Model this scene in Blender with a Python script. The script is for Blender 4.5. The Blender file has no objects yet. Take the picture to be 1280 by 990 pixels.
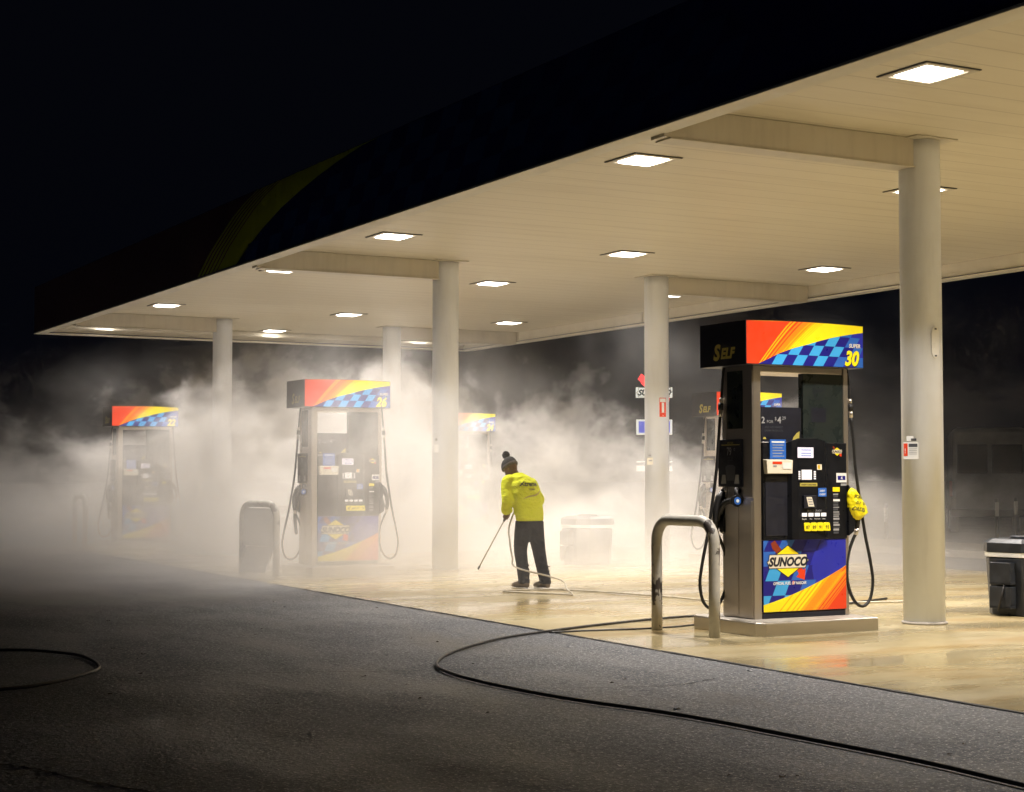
import bpy, bmesh, math, random
from mathutils import Vector, Matrix
from mathutils.bvhtree import BVHTree
random.seed(7)
S = bpy.context.scene
COL = S.collection
R = math.radians

# ------------------------------------------------------------------ dimensions (metres)
CAM_H = 1.46
COLX, BACKX, BAY0, BAY = 11.56, 15.53, 12.56, 10.71      # two rows of columns, bay spacing along Y
CEIL = 4.84
ISLX, ISLY, ISLH = 9.945, 12.735, 0.134                  # first pump island

# ------------------------------------------------------------------ materials
MATS = {}
def new_mat(name):
    m = bpy.data.materials.new(name); m.use_nodes = True
    MATS[name] = m
    nt = m.node_tree
    return m, nt, nt.nodes['Principled BSDF']
def noise(nt, scale, detail=4, rough=.55, coord='Object', vec=None, sc=(1, 1, 1)):
    n = nt.nodes.new('ShaderNodeTexNoise')
    n.inputs['Scale'].default_value = scale; n.inputs['Detail'].default_value = detail; n.inputs['Roughness'].default_value = rough
    if vec is None:
        if coord == 'World':
            g = nt.nodes.new('ShaderNodeNewGeometry'); src = g.outputs['Position']
        else:
            t = nt.nodes.new('ShaderNodeTexCoord'); src = t.outputs[coord]
        mp = nt.nodes.new('ShaderNodeMapping'); mp.inputs['Scale'].default_value = sc
        nt.links.new(src, mp.inputs['Vector']); vec = mp.outputs['Vector']
    nt.links.new(vec, n.inputs['Vector'])
    return n.outputs['Fac']
def ramp(nt, fac, stops):
    r = nt.nodes.new('ShaderNodeValToRGB')
    els = r.color_ramp.elements
    while len(els) < len(stops): els.new(.5)
    for e, (p, c) in zip(els, stops):
        e.position = p; e.color = (c, c, c, 1) if isinstance(c, (int, float)) else (*c[:3], 1)
    nt.links.new(fac, r.inputs['Fac'])
    return r.outputs['Color']
def math_n(nt, op, a, b=None, c=None, clamp=False):
    n = nt.nodes.new('ShaderNodeMath'); n.operation = op; n.use_clamp = clamp
    for i, v in enumerate((a, b, c)):
        if v is None: continue
        if isinstance(v, (int, float)): n.inputs[i].default_value = v
        else: nt.links.new(v, n.inputs[i])
    return n.outputs[0]
def mixc(nt, fac, a, b, mode='MIX'):
    n = nt.nodes.new('ShaderNodeMix'); n.data_type = 'RGBA'; n.blend_type = mode
    if isinstance(fac, (int, float)): n.inputs['Factor'].default_value = fac
    else: nt.links.new(fac, n.inputs['Factor'])
    for k, v in ((6, a), (7, b)):
        if isinstance(v, tuple): n.inputs[k].default_value = (*v[:3], 1)
        else: nt.links.new(v, n.inputs[k])
    return n.outputs[2]
def bump(nt, b, h, strength, dist=.01):
    n = nt.nodes.new('ShaderNodeBump'); n.inputs['Strength'].default_value = strength; n.inputs['Distance'].default_value = dist
    nt.links.new(h, n.inputs['Height']); nt.links.new(n.outputs['Normal'], b.inputs['Normal'])
def plain(name, col, rough=.5, metal=0, var=.12, scale=9, bmp=0, spec=None, wear=0):
    """a base colour broken up by soft dirt noise and uneven gloss"""
    m, nt, b = new_mat(name)
    f = noise(nt, scale, 5, .6)
    dark = tuple(c * (1 - var * 1.6) for c in col); lite = tuple(min(1, c * (1 + var)) for c in col)
    nt.links.new(ramp(nt, f, [(.3, dark), (.7, lite)]), b.inputs['Base Color'])
    f2 = noise(nt, scale * 2.7, 3)
    nt.links.new(ramp(nt, f2, [(.3, max(.03, rough - .08)), (.7, min(1, rough + .1))]), b.inputs['Roughness'])
    b.inputs['Metallic'].default_value = metal
    if spec is not None: b.inputs['Specular IOR Level'].default_value = spec
    if bmp: bump(nt, b, noise(nt, scale * 6, 3), bmp)
    return m
def srgb(h):
    v = [int(h[i:i + 2], 16) / 255 for i in (0, 2, 4)]
    return tuple(c / 12.92 if c <= .04045 else ((c + .055) / 1.055) ** 2.4 for c in v)

white_paint = plain('white_paint', (.66, .645, .61), .42, var=.05, scale=3, bmp=.03)
def streaked(name, col):
    m, nt, b = new_mat(name)
    f = noise(nt, 5, 5, .6, sc=(1, 1, .12)); f2 = noise(nt, 1.6, 4, .6)
    c = mixc(nt, ramp(nt, f, [(.5, 0), (.75, .35)]), col, tuple(v * .62 for v in col))
    c = mixc(nt, ramp(nt, f2, [(.45, 0), (.8, .25)]), c, tuple(v * w for v, w in zip(col, (.72, .66, .55))))
    nt.links.new(c, b.inputs['Base Color']); b.inputs['Roughness'].default_value = .38
    bump(nt, b, noise(nt, 60, 2), .04)
    return m
column_paint = streaked('column_paint', (.75, .785, .86))
beam_paint = streaked('beam_paint', (.6, .56, .48))
fascia_lip = plain('fascia_lip', (.68, .65, .57), .45, var=.06, scale=2)
guard_paint = None
def chipped(name, col, under):
    m, nt, b = new_mat(name)
    f = noise(nt, 3.2, 6, .7, sc=(1, 1, .6)); k = ramp(nt, f, [(.575, 0), (.60, 1)])
    d = noise(nt, 14, 4); base = mixc(nt, ramp(nt, d, [(.35, 0), (.75, .5)]), col, tuple(v * .6 for v in col))
    nt.links.new(mixc(nt, k, base, under), b.inputs['Base Color']); b.inputs['Roughness'].default_value = .5
    bump(nt, b, k, .25, .002)
    return m
guard_paint = chipped('guard_paint', (.44, .42, .375), (.05, .04, .035))
steel = None
def brushed(name, col, rough, sc):
    m, nt, b = new_mat(name)
    f = noise(nt, 90, 2, .5, sc=sc); f2 = noise(nt, 1.7, 3)
    nt.links.new(mixc(nt, ramp(nt, f2, [(.35, 0), (.7, .35)]), col, tuple(c * .75 for c in col)), b.inputs['Base Color'])
    nt.links.new(ramp(nt, f, [(.3, rough - .02), (.7, rough + .04)]), b.inputs['Roughness'])
    b.inputs['Metallic'].default_value = 1; b.inputs['Anisotropic'].default_value = .6
    bump(nt, b, f, .02, .001)
    return m
steel = brushed('stainless_steel', (.72, .655, .58), .46, (1, 1, .03))
steel_edge = brushed('steel_edging', (.66, .62, .56), .36, (.1, .1, 1))
black_plastic = plain('black_plastic', (.008, .0085, .011), .34, var=.2, scale=6, bmp=.02, spec=.3)
rubber = plain('black_rubber', (.014, .013, .013), .48, var=.3, scale=20)
dark_panel = plain('dark_green_panel', (.018, .024, .022), .3, var=.06, scale=4)
ink_dark = plain('dark_ink', (.012, .013, .022), .4, var=.2)
bin_mat = plain('bin_plastic', (.022, .025, .032), .42, var=.3, scale=8, bmp=.05)
def flat(name, col, rough=.35, var=.05): return plain(name, col, rough, var=var, scale=4)
G = dict(red=flat('gfx_red', srgb('E2401A')), orange=flat('gfx_orange', srgb('F58A1C')), amber=flat('gfx_amber', srgb('FBB414')),
         yellow=flat('gfx_yellow', srgb('FFE81E')), navy=flat('gfx_navy', srgb('1E1C7E')), blue=flat('gfx_blue', srgb('2A2FA6')),
         sky=flat('gfx_sky', srgb('3FA4E2')), mid=flat('gfx_midblue', srgb('2F66BE')), black=ink_dark,
         white=flat('gfx_white', (.8, .8, .78)), cream=flat('gfx_cream', (.78, .72, .58)), grey=flat('gfx_grey', (.33, .33, .34)),
         olive=flat('gfx_olive', (.50, .42, .09)), dkred=flat('gfx_dark_red', srgb('8A3418')), dkgrey=flat('gfx_dark_grey', (.075, .078, .09)),
         fyellow=flat('fascia_yellow', srgb('D6E02A')), forange_unlit=flat('fascia_red_unlit', srgb('78564C')), fnavy=flat('fascia_navy', srgb('1B2070')), fsky=flat('fascia_blue_unlit', srgb('285092')), fsky2=flat('fascia_blue_pale', srgb('213C7E')))  # fascia red and blue dulled, yellow greened, to paint in the unlit street side
def glow(name, col, strength, base=(.5, .5, .5)):
    m, nt, b = new_mat(name)
    f = noise(nt, 26, 3)
    nt.links.new(mixc(nt, ramp(nt, f, [(.35, 0), (.7, .5)]), col, tuple(c * .78 for c in col)), b.inputs['Emission Color'])
    b.inputs['Base Color'].default_value = (*base, 1); b.inputs['Emission Strength'].default_value = strength
    b.inputs['Roughness'].default_value = .3
    m.cycles.emission_sampling = 'NONE'
    return m
lens_glow = glow('lamp_lens', (1, .9, .76), 9)
screen_glow = glow('lit_screen', (.86, .74, .90), .85)
key_glow = glow('lit_keys', (.95, .88, .84), .75)
topper_glow = {}
sign_white = glow('sign_white', (1, .96, .82), .9)
sign_yellow = glow('sign_yellow', (1, .80, .06), .9)
sign_red = glow('sign_red', (1, .05, .05), 1.6)
sign_blue = glow('sign_blue', (.1, .12, .6), 1.0)
sign_orange = glow('sign_orange', (1, .4, .08), 1.2)

def asphalt_mat():
    m, nt, b = new_mat('asphalt')
    big = noise(nt, .35, 4, .6, 'World'); mid = noise(nt, 13, 4, .75, 'World'); grit = noise(nt, 42, 2, .7, 'World')
    c = mixc(nt, ramp(nt, big, [(.3, 0), (.7, 1)]), (.030, .035, .046), (.054, .061, .076))
    c = mixc(nt, ramp(nt, mid, [(.40, 0), (.62, .8)]), c, (.125, .128, .14))
    c = mixc(nt, ramp(nt, mid, [(.30, .7), (.44, 0)]), c, (.025, .025, .028))
    c = mixc(nt, ramp(nt, grit, [(.57, 0), (.66, .9)]), c, (.50, .49, .48))
    st = noise(nt, 1.1, 5, .65, 'World', sc=(1, .45, 1))
    c = mixc(nt, ramp(nt, st, [(.54, 0), (.66, .6)]), c, (.035, .035, .038))
    nt.links.new(c, b.inputs['Base Color'])
    nt.links.new(ramp(nt, st, [(.38, .66), (.66, .40)]), b.inputs['Roughness'])
    h = math_n(nt, 'ADD', mid, math_n(nt, 'MULTIPLY', grit, .5))
    b.inputs['Specular IOR Level'].default_value = .4
    bump(nt, b, h, .9, .016)
    return m
def concrete_mat():
    m, nt, b = new_mat('wet_concrete')
    big = noise(nt, .55, 5, .6, 'World', sc=(.7, 1.6, 1)); fine = noise(nt, 30, 4, .6, 'World'); st = noise(nt, .9, 5, .62, 'World', sc=(.55, 1.9, 1))
    c = mixc(nt, ramp(nt, big, [(.32, 0), (.68, 1)]), (.27, .215, .105), (.36, .305, .185))
    c = mixc(nt, ramp(nt, st, [(.5, 0), (.64, .75)]), c, (.25, .165, .06))
    c = mixc(nt, ramp(nt, fine, [(.4, 0), (.75, .35)]), c, (.32, .26, .16))
    oil = noise(nt, .42, 4, .6, 'World', sc=(1, 1, 1)); 
    c = mixc(nt, ramp(nt, oil, [(.62, 0), (.74, .5)]), c, (.16, .12, .07))
    nt.links.new(c, b.inputs['Base Color'])
    wet = noise(nt, .7, 4, .55, 'World', sc=(.6, 1.5, 1))
    nt.links.new(ramp(nt, wet, [(.38, .40), (.52, .24), (.64, .10)]), b.inputs['Roughness'])
    b.inputs['Specular IOR Level'].default_value = .55
    bump(nt, b, math_n(nt, 'ADD', fine, math_n(nt, 'MULTIPLY', noise(nt, 4, 3, .5, 'World'), 1.5)), .05, .005)
    return m
def ceiling_mat():
    m, nt, b = new_mat('ceiling_panels')
    g = nt.nodes.new('ShaderNodeNewGeometry'); sx = nt.nodes.new('ShaderNodeSeparateXYZ'); nt.links.new(g.outputs['Position'], sx.inputs[0])
    # 0.4 m deck panels running across the canopy: a narrow seam at each joint
    w = math_n(nt, 'FRACT', math_n(nt, 'DIVIDE', sx.outputs['Y'], .406))
    seam = math_n(nt, 'LESS_THAN', math_n(nt, 'ABSOLUTE', math_n(nt, 'SUBTRACT', w, .5)), .028)
    f = noise(nt, .5, 5, .6, 'World', sc=(.5, 1.4, 1)); f2 = noise(nt, 2.2, 5, .6, 'World', sc=(.25, 2.2, 1))
    c = mixc(nt, ramp(nt, f, [(.4, 0), (.75, .35)]), (.70, .655, .545), (.60, .545, .425))
    c = mixc(nt, ramp(nt, f2, [(.5, 0), (.72, .3)]), c, (.50, .445, .34))
    c = mixc(nt, math_n(nt, 'MULTIPLY', seam, .34), c, (.3, .26, .2))
    nt.links.new(c, b.inputs['Base Color']); b.inputs['Roughness'].default_value = .42
    bump(nt, b, seam, -.2, .01)
    return m
asphalt, concrete, ceilm = asphalt_mat(), concrete_mat(), ceiling_mat()
def cloth(name, col, rough, folds):
    m, nt, b = new_mat(name)
    f = noise(nt, 6, 4, .55, sc=(1.0, 1.0, 1.7)); f2 = noise(nt, 45, 3); f3 = noise(nt, 2.4, 3)
    c = mixc(nt, ramp(nt, f3, [(.42, 0), (.7, .45)]), col, tuple(v * .62 for v in col))
    nt.links.new(c, b.inputs['Base Color']); b.inputs['Roughness'].default_value = rough
    b.inputs['Specular IOR Level'].default_value = .15
    bump(nt, b, math_n(nt, 'ADD', f, math_n(nt, 'MULTIPLY', f2, .06)), folds, .09)
    return m
cloth_yellow = cloth('hi_vis_fleece', (.80, .86, .03), .85, .75)
cloth_navy = cloth('navy_work_trousers', (.008, .010, .019), .8, .8)
knit = plain('dark_knit', (.035, .034, .036), .95, var=.4, scale=50, bmp=.5)
knit_lite = plain('grey_knit', (.13, .11, .11), .95, var=.3, scale=60, bmp=.5)
skin = plain('skin', (.16, .082, .05), .5, var=.15, scale=14)
boot_m = plain('boot_leather', (.13, .09, .055), .6, var=.3, scale=14, bmp=.2)
bag_m = plain('yellow_bag', srgb('F2E312'), .38, var=.12, scale=10, bmp=.3)
hose_pale = plain('pale_hose', (.52, .47, .38), .5, var=.15)
hose_dark = plain('dark_hose', (.03, .027, .025), .45, var=.3, scale=14)
leaf_m = plain('dead_leaves', (.05, .032, .018), .8, var=.4)
seal_m = plain('joint_sealant', (.014, .013, .012), .6, var=.3)
crack_m = plain('asphalt_crack', (.018, .017, .016), .9, var=.3)
van_m = plain('dimmed_white_van', (.13, .13, .135), .45, var=.2, scale=2)  # white van painted dark grey, its dim night look put into the colour
van_glass = plain('dark_glass', (.01, .011, .014), .12, var=.2)
kerb_m = plain('kerb_concrete', (.34, .31, .27), .8, var=.2, bmp=.15)

# ------------------------------------------------------------------ mesh builder
class MB:
    def __init__(s): s.v = []; s.f = []; s.mi = []; s.mats = []; s.sm = []
    def m(s, mat):
        if mat not in s.mats: s.mats.append(mat)
        return s.mats.index(mat)
    def add(s, vs, fs, mat, smooth=False):
        b = len(s.v); s.v += [tuple(p) for p in vs]; k = s.m(mat)
        for f in fs: s.f.append([b + i for i in f]); s.mi.append(k); s.sm.append(smooth)
    def box(s, lo, hi, mat):
        (a, b, c), (d, e, f) = lo, hi
        s.add([(a, b, c), (d, b, c), (d, e, c), (a, e, c), (a, b, f), (d, b, f), (d, e, f), (a, e, f)],
              [(3, 2, 1, 0), (4, 5, 6, 7), (0, 1, 5, 4), (1, 2, 6, 5), (2, 3, 7, 6), (3, 0, 4, 7)], mat)
    def prism(s, pts, z0, z1, mat, top=None):
        n = len(pts); t = top or pts
        s.add([(x, y, z0) for x, y in pts] + [(x, y, z1) for x, y in t],
              [tuple(range(n - 1, -1, -1)), tuple(range(n, 2 * n))] + [(i, (i + 1) % n, n + (i + 1) % n, n + i) for i in range(n)], mat)
    def ring_loft(s, rings, mat, smooth=True, caps=True):
        n = len(rings[0]); vs = [p for r in rings for p in r]; fs = []
        for k in range(len(rings) - 1):
            for i in range(n):
                j = (i + 1) % n
                fs.append((k * n + i, k * n + j, (k + 1) * n + j, (k + 1) * n + i))
        s.add(vs, fs, mat, smooth)
        if caps:
            b = len(s.v) - len(vs); k = s.m(mat)
            s.f.append([b + i for i in range(n - 1, -1, -1)]); s.mi.append(k); s.sm.append(False)
            e = b + (len(rings) - 1) * n
            s.f.append([e + i for i in range(n)]); s.mi.append(k); s.sm.append(False)
    def tube(s, path, r, mat, n=12, flat_=1.0):
        path = [Vector(p) for p in path]; rr = r if isinstance(r, (list, tuple)) else [r] * len(path)
        up = None; rings = []
        for i, p in enumerate(path):
            t = (path[min(i + 1, len(path) - 1)] - path[max(i - 1, 0)]).normalized()
            if up is None:
                up = Vector((0, 0, 1)) if abs(t.z) < .9 else Vector((1, 0, 0))
            a = t.cross(up)
            if a.length < 1e-4: a = t.cross(Vector((0, 1, 0)))
            a.normalize(); up = a.cross(t).normalized()
            rings.append([p + a * math.cos(2 * math.pi * k / n) * rr[i] + up * math.sin(2 * math.pi * k / n) * rr[i] * flat_ for k in range(n)])
        s.ring_loft(rings, mat)
    def cyl(s, p0, p1, r, mat, n=24, r1=None): s.tube([p0, p1], [r, r if r1 is None else r1], mat, n)
    def lathe(s, prof, c, mat, n=40):
        s.ring_loft([[(c[0] + r * math.cos(2 * math.pi * k / n), c[1] + r * math.sin(2 * math.pi * k / n), c[2] + z) for k in range(n)] for r, z in prof], mat)
    def ball(s, c, r, mat, n=14, sc=(1, 1, 1)):
        rings = []
        for i in range(n + 1):
            a = -math.pi / 2 + math.pi * i / n; q = max(math.cos(a), .02)
            rings.append([(c[0] + r * sc[0] * q * math.cos(2 * math.pi * k / (2 * n)), c[1] + r * sc[1] * q * math.sin(2 * math.pi * k / (2 * n)), c[2] + r * sc[2] * math.sin(a)) for k in range(2 * n)])
        s.ring_loft(rings, mat)
    def poly(s, fr, pts, mat, lift=.002):
        s.add([fr(x, y, lift) for x, y in pts], [tuple(range(len(pts)))], mat)
    def text(s, fr, body, x, y, size, mat, lift=.003, shear=0, bold=0, align='CENTER', sx=1.0):
        vs, fs = text_geo(body, shear, bold, align)
        s.add([fr(x + a * size * sx, y + b * size, lift) for a, b in vs], fs, mat)
    def mesh(s, name):
        me = bpy.data.meshes.new(name); me.from_pydata(s.v, [], s.f); me.update()
        for mt in s.mats: me.materials.append(mt)
        me.polygons.foreach_set('material_index', s.mi); me.polygons.foreach_set('use_smooth', s.sm)
        bm = bmesh.new(); bm.from_mesh(me)
        big = [f for f in bm.faces if len(f.verts) > 4]
        if big: bmesh.ops.triangulate(bm, faces=big)
        bm.to_mesh(me); bm.free()
        return me
    def build(s, name, parent=None, bevel=0, loc=None, rz=0): return link(name, s.mesh(name), parent, bevel, loc, rz)
def link(name, me, parent=None, bevel=0, loc=None, rz=0):
    o = bpy.data.objects.new(name, me); COL.objects.link(o)
    if parent: o.parent = parent
    if loc: o.location = loc
    if rz: o.rotation_euler.z = rz
    if bevel:
        md = o.modifiers.new('edge', 'BEVEL'); md.width = bevel; md.segments = 2; md.limit_method = 'ANGLE'; md.angle_limit = R(40)
    return o
def tag(o, label=None, cat=None, group=None, kind=None):
    for k, v in (('label', label), ('category', cat), ('group', group), ('kind', kind)):
        if v: o[k] = v
    return o
def empty(name, loc, label, cat, group=None, rz=0):
    o = bpy.data.objects.new(name, None); COL.objects.link(o); o.location = loc; o.rotation_euler.z = rz; o.empty_display_size = .1
    return tag(o, label, cat, group)
def copy_tree(o, parent=None):
    c = o.copy(); COL.objects.link(c)
    if parent: c.parent = parent
    for ch in list(o.children): copy_tree(ch, c)
    return c
_T = {}
def text_geo(body, shear, bold, align):
    key = (body, shear, bold, align)
    if key not in _T:
        cu = bpy.data.curves.new('t', 'FONT'); cu.body = body; cu.size = 1; cu.shear = shear; cu.offset = bold; cu.align_x = align; cu.resolution_u = 3
        ob = bpy.data.objects.new('t', cu); COL.objects.link(ob)
        dg = bpy.context.evaluated_depsgraph_get(); me = bpy.data.meshes.new_from_object(ob.evaluated_get(dg))
        _T[key] = ([(v.co.x, v.co.y) for v in me.vertices], [tuple(p.vertices) for p in me.polygons])
        bpy.data.objects.remove(ob); bpy.data.curves.remove(cu); bpy.data.meshes.remove(me)
    return _T[key]
def frame(o, right, up):
    o, r, u = Vector(o), Vector(right).normalized(), Vector(up).normalized(); n = r.cross(u)
    return lambda x, y, l=0: tuple(o + r * x + u * y + n * l)
def smooth_path(pts, k=8):
    """Catmull-Rom through the points"""
    P = [Vector(p) for p in pts]; P = [P[0] * 2 - P[1]] + P + [P[-1] * 2 - P[-2]]; out = []
    for i in range(1, len(P) - 2):
        for j in range(k):
            t = j / k; a, b, c, d = P[i - 1:i + 3]
            out.append(.5 * ((2 * b) + (c - a) * t + (2 * a - 5 * b + 4 * c - d) * t * t + (3 * b - a - 3 * c + d) * t ** 3))
    out.append(P[-2]); return out

# ------------------------------------------------------------------ ground
mb = MB(); mb.add([(-400, -400, 0), (400, -400, 0), (400, 400, 0), (-400, 400, 0)], [(0, 1, 2, 3)], asphalt)
tag(mb.build('asphalt_ground'), kind='structure')
PX0 = lambda y: 7.55 + .022 * y
mb = MB(); mb.add([(PX0(-3), -3, .004), (18.72, -3, .004), (18.72, 38.4, .004), (PX0(38.4), 38.4, .004)], [(0, 1, 2, 3)], concrete)
tag(mb.build('concrete_pavement'), kind='structure')
mb = MB()
ed = []
n = 220
for i in range(n + 1):
    y = -3 + 41.4 * i / n; w = .017 + .010 * math.sin(i * 1.7) * math.sin(i * .37 + 1) + random.uniform(-.005, .005)
    ed.append((PX0(y), y, w))
mb.add([(x - w, y, .008) for x, y, w in ed] + [(x + w, y, .008) for x, y, w in ed], [(i, n + 1 + i, n + 2 + i, i + 1) for i in range(n)], seal_m)
tag(mb.build('joint_line'), kind='structure')
mb = MB()
for y in (-1.2, 6.9, 17.9, 28.6): mb.add([(PX0(y) + .04, y, .0075), (18.7, y, .0075), (18.7, y + .016, .0075), (PX0(y) + .04, y + .016, .0075)], [(0, 1, 2, 3)], seal_m)
tag(mb.build('pavement_joint_line'), kind='structure')
mb = MB()
def crack(pts, w):
    p = smooth_path([(x, y, 0) for x, y in pts], 14); L, Rr = [], []
    for i, q in enumerate(p):
        t = (p[min(i + 1, len(p) - 1)] - p[max(0, i - 1)]).normalized(); nrm = Vector((-t.y, t.x, 0)); j = random.uniform(-.012, .012)
        ww = w * random.uniform(.35, 1.2); q2 = q + nrm * j
        L.append(q2 + nrm * ww); Rr.append(q2 - nrm * ww)
    k = len(p); mb.add([(v.x, v.y, .004) for v in L] + [(v.x, v.y, .004) for v in Rr], [(i, k + i, k + i + 1, i + 1) for i in range(k - 1)], crack_m)
crack([(3.4, 11.9), (4.4, 11.75), (5.4, 11.35), (6.3, 11.15)], .008)
crack([(1.2, 9.4), (1.8, 8.7), (2.0, 8.24), (2.2, 7.7), (2.6, 7.0)], .02)
crack([(5.9, 9.9), (6.6, 9.7), (7.1, 9.9)], .007)
tag(mb.build('asphalt_crack_line'), kind='structure')
# kerb and verge on the far side of the forecourt
mb = MB(); mb.box((21.6, -30, -.05), (21.78, 90, .13), kerb_m); mb.box((21.78, -30, -.05), (24.2, 90, .125), kerb_m)
tag(mb.build('far_pavement', bevel=.015), kind='structure')
# fallen leaves and grit: stuff
mb = MB()
for i in range(120):
    y = random.uniform(6, 27); x = random.uniform(2.5, 7.9) if random.random() < .8 else random.uniform(-1, 5)
    r = random.uniform(.005, .017) * (1.6 if random.random() < .12 else 1); a = random.uniform(0, 6.28); z = .004
    pts = [(x + r * 1.6 * math.cos(a + t) * (1 if k % 2 else .7), y + r * math.sin(a + t), z + (r * .5 if k in (0, 3) else 0)) for k, t in enumerate((0, 1.1, 2.2, 3.3, 4.4, 5.4))]
    mb.add(pts, [tuple(range(6))], leaf_m if random.random() < .75 else G['grey'])
tag(mb.build('leaf_litter'), 'tiny dark leaf scraps and grit scattered over the asphalt', 'litter', kind='stuff')

# ------------------------------------------------------------------ canopy
X0, X1, Y0, Y1, FB, FT = 8.22, 18.86, -1.0, 36.8, 4.615, 5.62
can = empty('station_canopy', (13.5, 18, 0), 'long flat petrol station canopy with dark graphic fascia and white panelled ceiling', 'canopy')
C = Vector(can.location)
def cpart(mb, name, bevel=0):
    mb.v = [(v[0] - C.x, v[1] - C.y, v[2] - C.z) for v in mb.v]; return mb.build(name, can, bevel)
mb = MB(); mb.box((X0 + .16, Y0 + .16, CEIL), (X1 - .16, Y1 - .16, CEIL + .06), ceilm); cpart(mb, 'ceiling_deck')
mb = MB(); mb.box((X0 + .02, Y0 + .02, FT - .1), (X1 - .02, Y1 - .02, FT - .04), plain('roof_sheet', (.2, .2, .2), .8)); cpart(mb, 'roof_sheet')
T = .14
F = MB()
for lo, hi in (((X0, Y0, FB), (X0 + T, Y1, FT)), ((X1 - T, Y0, FB), (X1, Y1, FT)), ((X0 + T, Y1 - T, FB), (X1 - T, Y1, FT)), ((X0 + T, Y0, FB), (X1 - T, Y0 + T, FT))):
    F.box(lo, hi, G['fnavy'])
# supergraphic on the long street face: red-orange, stripes, yellow swoosh, then blue checks
fr = frame((X0, 0, 0), (0, -1, 0), (0, 0, 1))
zb, zt = FB + .01, FT - .01
cv = [(23.56, zb), (22.99, 4.844), (22.44, 5.019), (21.7, 5.21), (21.0, 5.339), (20.3, 5.446), (19.6, 5.53), (18.9, 5.59), (18.3, zt)]
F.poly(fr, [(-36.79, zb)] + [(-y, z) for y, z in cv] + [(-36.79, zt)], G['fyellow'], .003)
LE = [(0, zb), (-.55, 4.92), (-1.1, 5.144), (-1.65, 5.35), (-2.15, 5.49), (-2.75, zt)]      # the slanting edge of the sweep
def swoosh(y0, y1, mat, l):
    F.poly(fr, [(-(y0 + d), z) for d, z in LE] + [(-(y1 + d), z) for d, z in reversed(LE)], mat, l)
F.poly(fr, [(-36.78, zb)] + [(-(25.4 + d), z) for d, z in LE] + [(-36.78, zt)], G['forange_unlit'], .006)
for k in range(5): swoosh(25.28 - k * .2, 25.2 - k * .2 + .03 * (k / 5), G['forange_unlit'], .006)
for i in range(0, 30):
    for j in range(4):
        if (i + j) % 2: continue
        h = (zt - zb) / 4; a, b, z0, z1 = 23.2 - i * .46 - j * .16, 22.74 - i * .46 - j * .16, zb + h * j, zb + h * (j + 1)
        lim = [23.3, 22.3, 21.0, 19.2][j]
        if a > lim or b < 11: continue
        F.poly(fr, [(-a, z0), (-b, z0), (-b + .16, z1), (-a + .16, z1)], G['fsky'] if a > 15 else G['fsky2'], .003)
cpart(F, 'fascia')
mb = MB()   # bottom lip and inner drip channel
for lo, hi in (((X0 - .012, Y0 - .012, FB - .03), (X0 + T + .07, Y1 + .012, FB)), ((X1 - T - .07, Y0 - .012, FB - .03), (X1 + .012, Y1 + .012, FB)),
               ((X0 + T + .07, Y1 - T - .07, FB - .03), (X1 - T - .07, Y1 + .012, FB)), ((X0 + T + .07, Y0 - .012, FB - .03), (X1 - T - .07, Y0 + T + .07, FB))):
    mb.box(lo, hi, fascia_lip)
cpart(mb, 'fascia_lip', .006)
mb = MB()
mb.box((X0 + T + .002, Y0 + T, FB + .02), (X0 + T + .03, Y1 - T, CEIL - .003), fascia_lip); mb.box((X1 - T - .03, Y0 + T, FB + .02), (X1 - T - .002, Y1 - T, CEIL - .003), fascia_lip)
mb.box((X0 + T + .04, Y1 - T - .03, FB + .02), (X1 - T - .04, Y1 - T - .002, CEIL - .003), fascia_lip)
for k in range(7): mb.box((X1 - T - .05, Y0 + 3 + k * 5.3, FB + .03), (X1 - T - .031, Y0 + 3.05 + k * 5.3, CEIL - .01), beam_paint)
mb.box((X0 + .22, Y1 - .42, FB + .09), (X1 - .22, Y1 - .36, CEIL - .06), fascia_lip)
cpart(mb, 'inner_trim')

# columns and their cantilever beams
def column(x, y, label, towards, extras=None):
    t = empty('canopy_column', (x, y, 0), label, 'column', 'round white columns carrying the canopy')
    m = MB(); m.lathe([(.205, .03), (.205, CEIL - .16), (.205, CEIL - .016)], (0, 0, 0), column_paint, 64); m.build('shaft', t)
    m = MB(); m.lathe([(.225, .004), (.225, .022), (.212, .03)], (0, 0, 0), kerb_m, 48); m.build('base_collar', t)
    m = MB(); m.box((-.27, -.27, CEIL - .014), (.27, .27, CEIL - .003), beam_paint); m.build('cap_plate', t)
    m = MB(); xe = (X0 + T + .04 - x) if towards < 0 else (X1 - T - .04 - x); a, b = sorted((towards * .10, xe))
    m.box((a, -.11, CEIL - .285), (b, .11, CEIL - .003), beam_paint)
    m.box((a + .06 if towards < 0 else a, -.125, CEIL - .30), (b if towards < 0 else b - .06, .125, CEIL - .286), beam_paint)
    m.build('cantilever_beam', t, .006)
    return t
cols = {}
for key, x, i, tw, lb in (('C1', COLX, 0, -1, 'white canopy column beside the nearest pump, with a small sticker and a white handle box'),
                          ('C2', COLX, 1, -1, 'white canopy column just left of the worker, foot fading into steam'),
                          ('C3', COLX, 2, -1, 'leftmost white canopy column, standing in steam right of pump 22'),
                          ('B1', BACKX, 1, 1, 'white canopy column with a small red arrow sign, left of pump 30'),
                          ('B2', BACKX, 2, 1, 'white canopy column close behind the right end of pump 26')):
    cols[key] = column(x, BAY0 + BAY * i, lb, tw)
def on_col(a_deg, r=.206):   # a frame on a column's surface facing the direction a_deg
    a = R(a_deg); nrm = Vector((math.cos(a), math.sin(a), 0)); rt = Vector((0, 0, 1)).cross(nrm)
    return nrm * r, rt
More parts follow.
